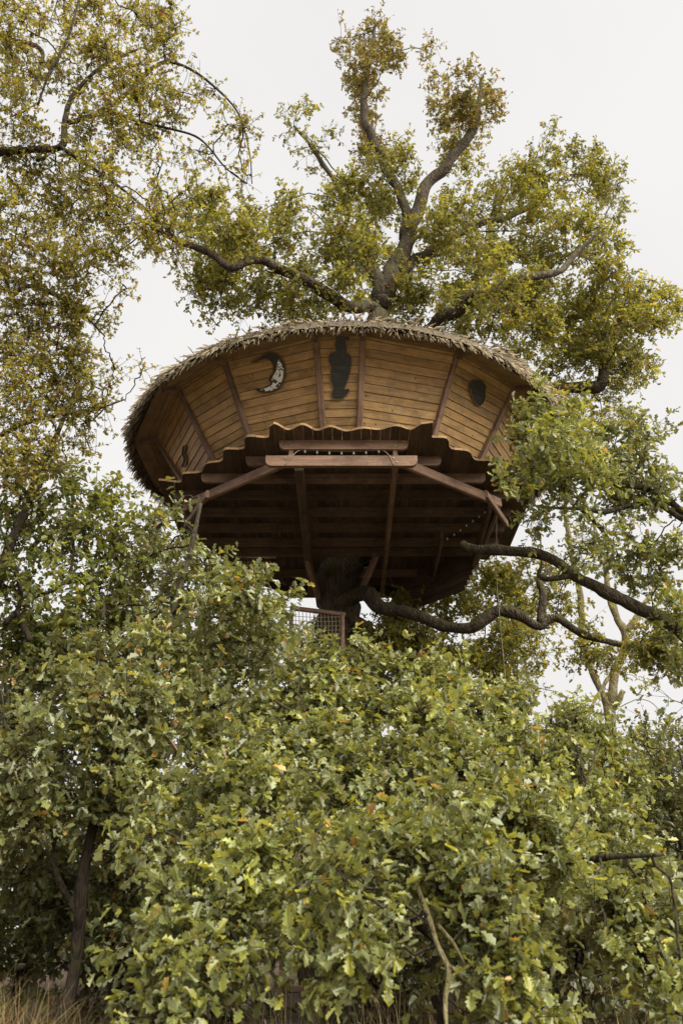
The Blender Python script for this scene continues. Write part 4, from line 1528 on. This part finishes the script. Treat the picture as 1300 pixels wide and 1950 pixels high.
hazel.lobes_px([(30, 950, 8.5, 55, 50, 9), (100, 930, 8.5, 50, 44, 8), (165, 940, 8.5, 40, 36, 6), (40, 1030, 8.5, 60, 50, 10), (120, 1020, 8.5, 55, 50, 9), (200, 1020, 8.6, 44, 44, 8), (40, 1120, 8.5, 60, 50, 9), (120, 1110, 8.6, 55, 50, 7, S), (190, 1110, 8.7, 50, 44, 8), (30, 1200, 8.6, 55, 44, 10),
                (100, 1200, 8.7, 55, 44, 10), (180, 1190, 8.8, 55, 40, 10), (205, 960, 8.6, 24, 24, 3), (250, 1040, 8.8, 36, 40, 5)], jitter=.4)
hazel.finish()

loak = Tree('young_oak', 'young oak with a dark slim trunk filling the lower left', 'tree', (-2.5, 8.4, ground_z(-2.5, 8.4)), M_BARK_DARK, M_LEAF,
            OAK_MID, 0.105, PAL_OAK_LEFT, seed=11, dens=1.05, gap=-.22, hi_tpl=OAK_HI, leaves_per_shoot=7, shoots=8, spread=.36, shoot_len=.22)
loak.limb([(-2.45, 8.4, .4), (-2.33, 8.4, 1.6), (-2.36, 8.4, 2.4), (-2.2, 8.5, 3.4), (-1.9, 8.7, 4.6), (-1.75, 8.9, 5.6), (-1.7, 9.0, 6.3)], [.07, .058, .052, .045, .035, .028, .02], name='trunk')
px_limb(loak, [(150, 1740, 8.4), (120, 1690, 8.3), (100, 1640, 8.2), (105, 1590, 8.2)], [7, 6, 4, 3])
px_limb(loak, [(170, 1560, 8.4), (110, 1500, 8.3), (60, 1430, 8.2), (10, 1380, 8.1)], [7, 5, 4, 2])
px_limb(loak, [(250, 1400, 8.6), (330, 1300, 8.8), (345, 1180, 8.9), (390, 1140, 9.0), (440, 1120, 9.0)], [7, 6, 5, 4, 2])
px_limb(loak, [(200, 1480, 8.5), (300, 1440, 8.4), (400, 1400, 8.3)], [6, 4, 2])
loak.lobes_px([(300, 1010, 9.1, 40, 34, 5), (330, 1070, 9.1, 50, 44, 9), (260, 1090, 9.0, 50, 44, 8), (390, 1080, 9.0, 36, 34, 6), (410, 1140, 9.0, 50, 44, 10), (330, 1150, 9.0, 55, 50, 11), (240, 1170, 8.9, 50, 44, 9), (480, 1130, 9.1, 40, 34, 6), (490, 1190, 9.0, 55, 44, 10), (540, 1170, 9.2, 34, 36, 4, S),
               (400, 1230, 8.8, 60, 50, 11), (300, 1240, 8.8, 60, 50, 10), (210, 1250, 8.7, 55, 44, 10), (120, 1270, 8.5, 60, 44, 12), (40, 1280, 8.4, 55, 44, 12), (490, 1260, 9.0, 50, 40, 8, S), (550, 1240, 9.2, 40, 30, 5, S),
               (350, 1320, 8.6, 66, 50, 12), (250, 1340, 8.5, 66, 50, 13), (150, 1350, 8.3, 66, 50, 14), (50, 1360, 8.2, 60, 50, 14), (430, 1340, 8.6, 55, 50, 11), (80, 1440, 8.2, 66, 50, 12), (180, 1430, 8.2, 66, 50, 13), (280, 1430, 8.3, 66, 50, 13), (370, 1420, 8.3, 55, 50, 10),
               (30, 1520, 8.2, 50, 44, 8), (120, 1520, 8.2, 60, 44, 9), (220, 1510, 8.2, 60, 44, 10), (310, 1510, 8.2, 55, 50, 9), (70, 1590, 8.3, 60, 34, 5), (40, 1650, 9.4, 60, 50, 9), (120, 1690, 9.6, 60, 50, 9), (240, 1690, 9.4, 50, 50, 9), (60, 1760, 9.4, 60, 40, 7), (210, 1770, 9.3, 55, 44, 8), (20, 1560, 9.0, 40, 40, 7), (25, 1270, 9.0, 50, 50, 9), (30, 1330, 8.8, 50, 44, 8), (460, 1235, 9.8, 60, 44, 10), (530, 1260, 9.9, 50, 36, 8), (420, 1280, 9.6, 60, 44, 9), (230, 1580, 8.3, 50, 40, 6), (380, 1060, 9.0, 16, 40, 2, S), (340, 970, 9.2, 20, 24, 2, S)], jitter=.45)
loak.finish()

foak = Tree('young_oak', 'broad leafy young oak in the foreground below the tree house', 'tree', (.9, 8.0, ground_z(.9, 8.0)), M_BARK_DARK, M_LEAF,
            OAK_MID, 0.088, PAL_OAK_NEAR, seed=13, dens=1.7, gap=-.17, hi_tpl=OAK_HI, leaves_per_shoot=7, shoots=8, spread=.34, shoot_len=.2)
foak.limb([(.9, 8.0, .3), (.85, 7.9, 1.2), (.8, 7.8, 2.2), (.7, 7.9, 3.0), (.5, 8.0, 3.8)], [.10, .085, .065, .045, .02], name='trunk')
foak.limb([(.85, 7.9, 1.3), (1.3, 7.0, 1.9), (1.7, 6.3, 2.1), (2.1, 5.9, 2.1)], [.05, .04, .028, .012])
foak.limb([(.82, 7.8, 1.6), (.2, 7.0, 1.9), (-.4, 6.4, 2.0), (-.9, 6.1, 1.9)], [.05, .04, .028, .012])
foak.limb([(.8, 7.8, 2.0), (.6, 6.8, 2.5), (.5, 6.2, 2.7)], [.045, .03, .012])
foak.limb([(.8, 7.8, 2.2), (1.5, 7.6, 2.6), (2.1, 7.5, 2.8)], [.04, .025, .01])
foak.limb([(.8, 7.8, 2.4), (-.1, 7.6, 3.2), (-.6, 7.4, 3.5)], [.04, .03, .012])
px_limb(foak, [(790, 1680, 5.6), (815, 1745, 5.4), (832, 1800, 5.3), (852, 1850, 5.2), (846, 1910, 5.1), (850, 1980, 5.0)], [4, 5, 5, 5, 4, 3], mat=M_BARK_PALE)
px_limb(foak, [(832, 1760, 5.4), (865, 1800, 5.3), (890, 1850, 5.3)], [4, 3, 2], mat=M_BARK_PALE)
px_limb(foak, [(855, 1840, 5.2), (900, 1880, 5.2), (945, 1920, 5.2)], [4, 3, 2], mat=M_BARK_PALE)
foak.lobes_px([
    (1080, 1390, 8.9, 55, 44, 10), (1090, 1430, 8.3, 55, 40, 8), (1150, 1480, 8.8, 60, 50, 9), (1010, 1350, 9.0, 55, 40, 7), (690, 1330, 8.6, 60, 50, 8), (1010, 1420, 8.4, 60, 44, 7), (560, 1300, 8.4, 70, 50, 12), (650, 1270, 8.6, 66, 44, 10), (740, 1290, 8.5, 66, 50, 12), (830, 1320, 8.4, 70, 50, 12), (620, 1350, 8.0, 80, 55, 14), (720, 1370, 7.8, 80, 60, 15), (820, 1400, 7.8, 80, 60, 14), (500, 1370, 8.0, 66, 55, 11), (900, 1380, 8.2, 66, 55, 10), (980, 1360, 8.8, 66, 44, 9), (1050, 1350, 9.0, 50, 44, 6, S),
    (560, 1440, 7.4, 80, 60, 12), (660, 1460, 7.2, 80, 60, 11), (760, 1480, 7.0, 80, 60, 11), (860, 1490, 7.2, 80, 60, 12), (470, 1460, 7.4, 66, 60, 10), (960, 1450, 7.8, 80, 60, 12), (1060, 1440, 8.2, 70, 55, 9), (1140, 1430, 8.8, 55, 44, 6),
    (400, 1530, 7.0, 66, 60, 9), (500, 1560, 6.6, 80, 60, 10), (600, 1560, 6.5, 80, 60, 7), (930, 1560, 6.6, 80, 66, 12), (840, 1580, 6.2, 80, 66, 10), (1030, 1540, 7.2, 80, 60, 11), (1120, 1530, 8.0, 66, 60, 9), (1150, 1600, 7.6, 66, 60, 9),
    (330, 1620, 6.6, 70, 60, 8), (430, 1640, 6.2, 80, 60, 9), (540, 1640, 6.2, 70, 50, 6), (700, 1600, 6.0, 66, 50, 6), (780, 1630, 5.9, 66, 50, 6), (900, 1660, 5.8, 80, 66, 10), (1000, 1640, 6.2, 80, 66, 10), (1090, 1650, 6.8, 80, 66, 10), (1190, 1680, 7.0, 70, 60, 8),
    (310, 1720, 6.2, 66, 55, 7), (400, 1740, 5.8, 70, 60, 7), (600, 1720, 5.6, 60, 44, 5), (680, 1690, 5.7, 44, 40, 3), (970, 1740, 5.6, 80, 66, 9), (1060, 1740, 6.0, 80, 66, 10), (1150, 1770, 6.2, 80, 66, 9), (1250, 1770, 6.6, 70, 66, 8), (890, 1750, 5.6, 44, 44, 3),
    (370, 1830, 5.6, 70, 50, 6), (290, 1800, 5.8, 44, 44, 3), (460, 1800, 5.4, 60, 44, 4), (640, 1800, 5.2, 60, 50, 4), (700, 1770, 5.3, 34, 44, 3), (420, 1900, 5.3, 60, 40, 4), (600, 1880, 5.0, 60, 40, 4), (660, 1900, 4.9, 50, 40, 3), (310, 1920, 5.3, 60, 34, 4), (570, 1940, 4.9, 50, 20, 2), (690, 1950, 4.9, 40, 24, 2),
    (1020, 1830, 5.8, 80, 55, 7), (1120, 1850, 6.0, 80, 60, 8), (1220, 1860, 6.0, 80, 66, 9), (1280, 1900, 6.0, 60, 60, 6), (940, 1850, 5.6, 60, 44, 4), (1000, 1910, 5.6, 66, 34, 4), (1100, 1930, 5.8, 66, 34, 4), (890, 1910, 5.3, 44, 34, 2), (1180, 1930, 5.8, 60, 34, 4),
], jitter=.25, dz=.8)
foak.finish()

roak = Tree('leaning_oak', 'oak leaning in from the right edge with sunlit leaves against the deck', 'tree', (6.9, 11.0, ground_z(6.9, 11.0)), M_BARK, M_LEAF,
            OAK_MID, 0.105, PAL_OAK_NEAR, seed=17, dens=.95, gap=-.15, hi_tpl=OAK_HI, leaves_per_shoot=7, shoots=8, spread=.36, shoot_len=.2, sides=10)
roak.limb([(6.9, 11.0, .4), (6.7, 11.0, 2.4), (6.2, 11.0, 4.0), (6.0, 10.9, 5.4), (6.1, 10.8, 6.8), (6.3, 10.6, 8.4), (6.3, 10.4, 10.4)], [.32, .28, .24, .20, .15, .09, .04], name='trunk')
px_limb(roak, [(1480, 1320, 10.9), (1340, 1240, 10.9), (1280, 1190, 10.9), (1200, 1150, 10.9), (1140, 1115, 10.9), (1095, 1100, 10.95), (1055, 1070, 11.0), (1010, 1055, 11.1), (950, 1052, 11.2), (915, 1050, 11.3), (880, 1035, 11.5)], [15, 14, 13, 13, 12, 12, 10, 11, 10, 9, 7])
px_limb(roak, [(1440, 1060, 10.7), (1330, 1000, 10.6), (1250, 940, 10.4), (1170, 920, 10.2), (1090, 900, 10.0), (1010, 860, 9.9), (960, 830, 9.8)], [9, 8, 6, 5, 4, 3, 2])
px_limb(roak, [(1300, 990, 10.5), (1240, 960, 10.4), (1150, 975, 10.4), (1110, 970, 10.4), (1020, 965, 10.5)], [6, 5, 5, 4, 2])
px_limb(roak, [(1090, 1098, 10.95), (1040, 1105, 10.9), (1025, 1095, 10.9), (1030, 1080, 10.9)], [6, 5, 4, 3])
px_limb(roak, [(1165, 1045, 10.6), (1145, 1010, 10.5), (1120, 985, 10.4), (1105, 970, 10.4)], [3, 4, 5, 5])
roak.lobes_px([(1022, 765, 9.8, 22, 22, 3), (1015, 800, 9.8, 28, 26, 3), (1065, 790, 9.9, 34, 30, 4), (975, 840, 9.8, 26, 18, 2), (1050, 850, 9.9, 44, 36, 9), (1100, 830, 10.0, 55, 44, 13), (1160, 850, 10.1, 50, 44, 11), (1000, 890, 9.8, 36, 28, 5), (1050, 910, 9.9, 55, 40, 13), (1130, 910, 10.1, 60, 44, 14),
               (1200, 890, 10.2, 50, 44, 10), (965, 920, 9.8, 20, 14, 2), (1210, 950, 10.3, 55, 40, 10), (1270, 930, 10.3, 44, 44, 8), (1280, 870, 10.4, 34, 40, 5, S), (1060, 980, 10.3, 55, 34, 7, S), (1150, 1000, 10.4, 55, 40, 8, S), (1240, 1030, 10.5, 55, 44, 8, S),
               (1030, 1020, 10.6, 40, 30, 5, S), (1100, 1050, 10.7, 55, 34, 7, S), (1180, 1080, 10.7, 55, 36, 8), (1270, 1090, 10.7, 44, 50, 9), (1280, 1160, 10.6, 44, 44, 9), (1230, 1170, 10.6, 40, 34, 6), (1290, 1010, 10.5, 30, 40, 4, S), (1250, 820, 10.4, 30, 30, 4, S), (1210, 820, 10.2, 34, 30, 5), (1290, 1240, 10.6, 34, 34, 5),
               (1285, 1330, 10.4, 24, 40, 2, S), (1290, 1390, 10.4, 20, 30, 2, S)], jitter=.3)
roak.finish()

# the lichened tree standing beyond, forked
fork = Tree('forked_tree', 'pale lichened tree with a forked trunk standing beyond on the right', 'tree', (7.6, 24, ground_z(7.6, 24)), M_BARK_PALE, M_LEAF_THIN,
            OAK_LOW, 0.14, PAL_OAK_TOP, seed=19, n_obj=0, leaves_per_shoot=5, shoots=6, spread=.6, shoot_len=.4, sides=10)
fork.limb([(7.7, 24, .5), (7.6, 24, 3.5), PY(1160, 1420, 24), PY(1158, 1345, 24)], [.22, .19, .17, .155], name='trunk')
px_limb(fork, [(1158, 1350, 24), (1140, 1310, 24), (1122, 1265, 24), (1110, 1200, 24), (1102, 1120, 24), (1085, 1040, 24), (1075, 960, 24.2), (1085, 880, 24.2)], [8, 7, 7, 6.5, 6, 5, 4, 3])
px_limb(fork, [(1160, 1350, 24), (1165, 1300, 24), (1182, 1255, 24), (1192, 1205, 24), (1175, 1180, 24), (1158, 1130, 24), (1150, 1070, 24), (1130, 1000, 24)], [9, 9, 8, 7, 6.5, 6, 4, 3])
px_limb(fork, [(1190, 1210, 24), (1215, 1165, 24), (1250, 1110, 24.4)], [6, 5, 3])
px_limb(fork, [(1165, 1340, 24), (1178, 1335, 23.8), (1186, 1315, 23.7)], [7, 6, 5], name='stub')
px_limb(fork, [(1110, 1380, 23.5), (1130, 1340, 23.7), (1150, 1300, 23.9), (1165, 1285, 24)], [2, 3, 4, 4])
fork.lobes_px([(1080, 940, 24.2, 44, 50, 5, S), (1110, 1040, 24.2, 50, 44, 5, S), (1060, 1080, 24.2, 44, 40, 5, S), (1150, 1100, 24.2, 44, 40, 4, S), (1220, 1130, 24.4, 50, 40, 4, S), (1090, 1200, 24, 40, 50, 4, S), (1010, 1290, 24, 44, 40, 5, S), (1250, 1200, 24.2, 44, 44, 4, S), (1230, 1280, 24.2, 40, 40, 2, S), (1240, 1380, 24, 40, 30, 2, S), (1120, 1250, 24, 30, 40, 2, S), (1040, 1180, 24, 40, 40, 4, S)], jitter=1.0)
fork.finish()


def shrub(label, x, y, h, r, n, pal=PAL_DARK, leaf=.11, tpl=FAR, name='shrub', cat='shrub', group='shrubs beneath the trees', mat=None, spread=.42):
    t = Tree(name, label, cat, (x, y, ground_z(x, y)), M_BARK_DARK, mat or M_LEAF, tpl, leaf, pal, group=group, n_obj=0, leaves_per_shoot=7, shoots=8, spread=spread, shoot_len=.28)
    g = ground_z(x, y)
    for k in range(4):
        a = k * 1.6 + rng.uniform(0, 1)
        t.limb([(x + .1 * math.cos(a), y + .1 * math.sin(a), g - .05), (x + r * .3 * math.cos(a), y + r * .3 * math.sin(a), g + h * .4), (x + r * .55 * math.cos(a), y + r * .55 * math.sin(a), g + h * .78)],
               [.05, .035, .012], name='stem', sides=6)
    m = 10
    for k in range(m):
        a = rng.uniform(0, 6.28)
        q = rng.uniform(0, .75)
        z = g + h * (.08 + .75 * (k + .5) / m)
        w = math.sqrt(max(.2, 1 - ((z - g) / h - .42) ** 2 * 2.2))
        t.lobe((x + r * q * w * math.cos(a), y + r * q * w * math.sin(a), z), (r * .48, r * .48, h * .17), max(3, n // m))
    t.finish()
    return t


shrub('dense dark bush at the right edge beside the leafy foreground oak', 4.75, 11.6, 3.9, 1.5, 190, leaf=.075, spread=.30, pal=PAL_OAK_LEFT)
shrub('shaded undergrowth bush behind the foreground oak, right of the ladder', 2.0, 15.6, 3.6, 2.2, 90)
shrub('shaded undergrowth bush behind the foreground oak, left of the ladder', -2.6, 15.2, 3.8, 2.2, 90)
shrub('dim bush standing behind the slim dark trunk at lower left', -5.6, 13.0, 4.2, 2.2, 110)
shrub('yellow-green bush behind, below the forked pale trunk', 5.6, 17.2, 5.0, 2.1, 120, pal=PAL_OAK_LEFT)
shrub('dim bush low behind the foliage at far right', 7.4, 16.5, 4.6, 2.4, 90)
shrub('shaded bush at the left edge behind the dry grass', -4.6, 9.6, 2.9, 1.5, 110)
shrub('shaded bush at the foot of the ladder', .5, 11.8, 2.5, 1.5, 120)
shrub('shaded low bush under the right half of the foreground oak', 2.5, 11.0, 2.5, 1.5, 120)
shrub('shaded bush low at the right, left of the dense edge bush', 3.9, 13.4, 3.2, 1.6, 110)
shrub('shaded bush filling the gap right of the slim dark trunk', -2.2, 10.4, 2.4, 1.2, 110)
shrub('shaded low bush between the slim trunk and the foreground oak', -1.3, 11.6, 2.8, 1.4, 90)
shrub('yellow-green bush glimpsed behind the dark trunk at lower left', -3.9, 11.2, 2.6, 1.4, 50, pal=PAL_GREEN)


# the wood beyond
def build_wood():
    t = Tree('woodland', 'distant belt of woodland closing the view at the bottom', 'woodland', (0, 40, ground_z(0, 40)), M_BARK_DARK, M_LEAF, FAR, .30, PAL_DARK, n_obj=0, leaves_per_shoot=6, shoots=8, spread=1.0, shoot_len=.6)
    for k in range(26):
        x = -24 + 48 * (k + rng.uniform(0, .8)) / 26
        y = rng.uniform(34, 42)
        h = rng.uniform(7.0, 8.8)
        g = ground_z(x, y)
        t.limb([(x, y, g - .1), (x + rng.normal(0, .2), y, g + h * .5), (x + rng.normal(0, .4), y, g + h * .9)], [.16, .11, .03], name='trunk', sides=6)
        for q in range(4):
            t.lobe((x + rng.normal(0, .8), y + rng.normal(0, .6), g + h * (.15 + .24 * q)), (1.8, 1.6, 1.25), 8)
    t.root['kind'] = 'stuff'
    t.finish()


build_wood()


# ------------------------------------------------------------------ dry grass, lower left and along the bottom
def build_grass():
    bag = Bag()
    PALG = np.array([(.22, .145, .07), (.17, .105, .052), (.26, .19, .095), (.15, .145, .05), (.12, .078, .042)])

    def blade(x, y, h, lean, w):
        z = ground_z(x, y)
        a = rng.uniform(0, 2 * math.pi)
        d = np.array([math.cos(a), math.sin(a), 0])
        s = np.array([-math.sin(a), math.cos(a), 0])
        st = 5
        c = PALG[rng.integers(len(PALG))] * rng.uniform(.7, 1.2)
        V = []
        for i in range(st + 1):
            t = i / st
            p = np.array([x, y, z]) + d * lean * h * t * t + np.array([0, 0, h * (t - .32 * lean * t ** 3)])
            ww = w * (1 - t) ** .6
            V += [p - s * ww, p + s * ww]
        Fc = []
        for i in range(st):
            b = i * 2
            Fc += [(b, b + 1, b + 3), (b, b + 3, b + 2)]
        bag.add(np.array(V), np.array(Fc, dtype=np.int32), np.tile(c, (len(V), 1)))

    for _ in range(2600):
        x, y = rng.normal(-2.15, .55), rng.uniform(4.3, 6.4)
        blade(x, y, rng.uniform(.4, 1.0), rng.uniform(.2, 1.0), rng.uniform(.0015, .004))
    for _ in range(90):
        x, y = rng.normal(-2.0, .5), rng.uniform(4.4, 5.8)
        blade(x, y, rng.uniform(.8, 1.15), rng.uniform(.3, .9), .002)
    for _ in range(2600):
        x, y = rng.uniform(-3.5, 4.5), rng.uniform(6.0, 14)
        blade(x, y, rng.uniform(.2, .8), rng.uniform(.1, .9), rng.uniform(.002, .004))
    o = link_mesh('dry_grass', bag.mesh('dry_grass', M_STRAW), kind='stuff')
    o['label'] = 'long dry straw-coloured grass in the lower left corner'
    o['category'] = 'grass'


build_grass()
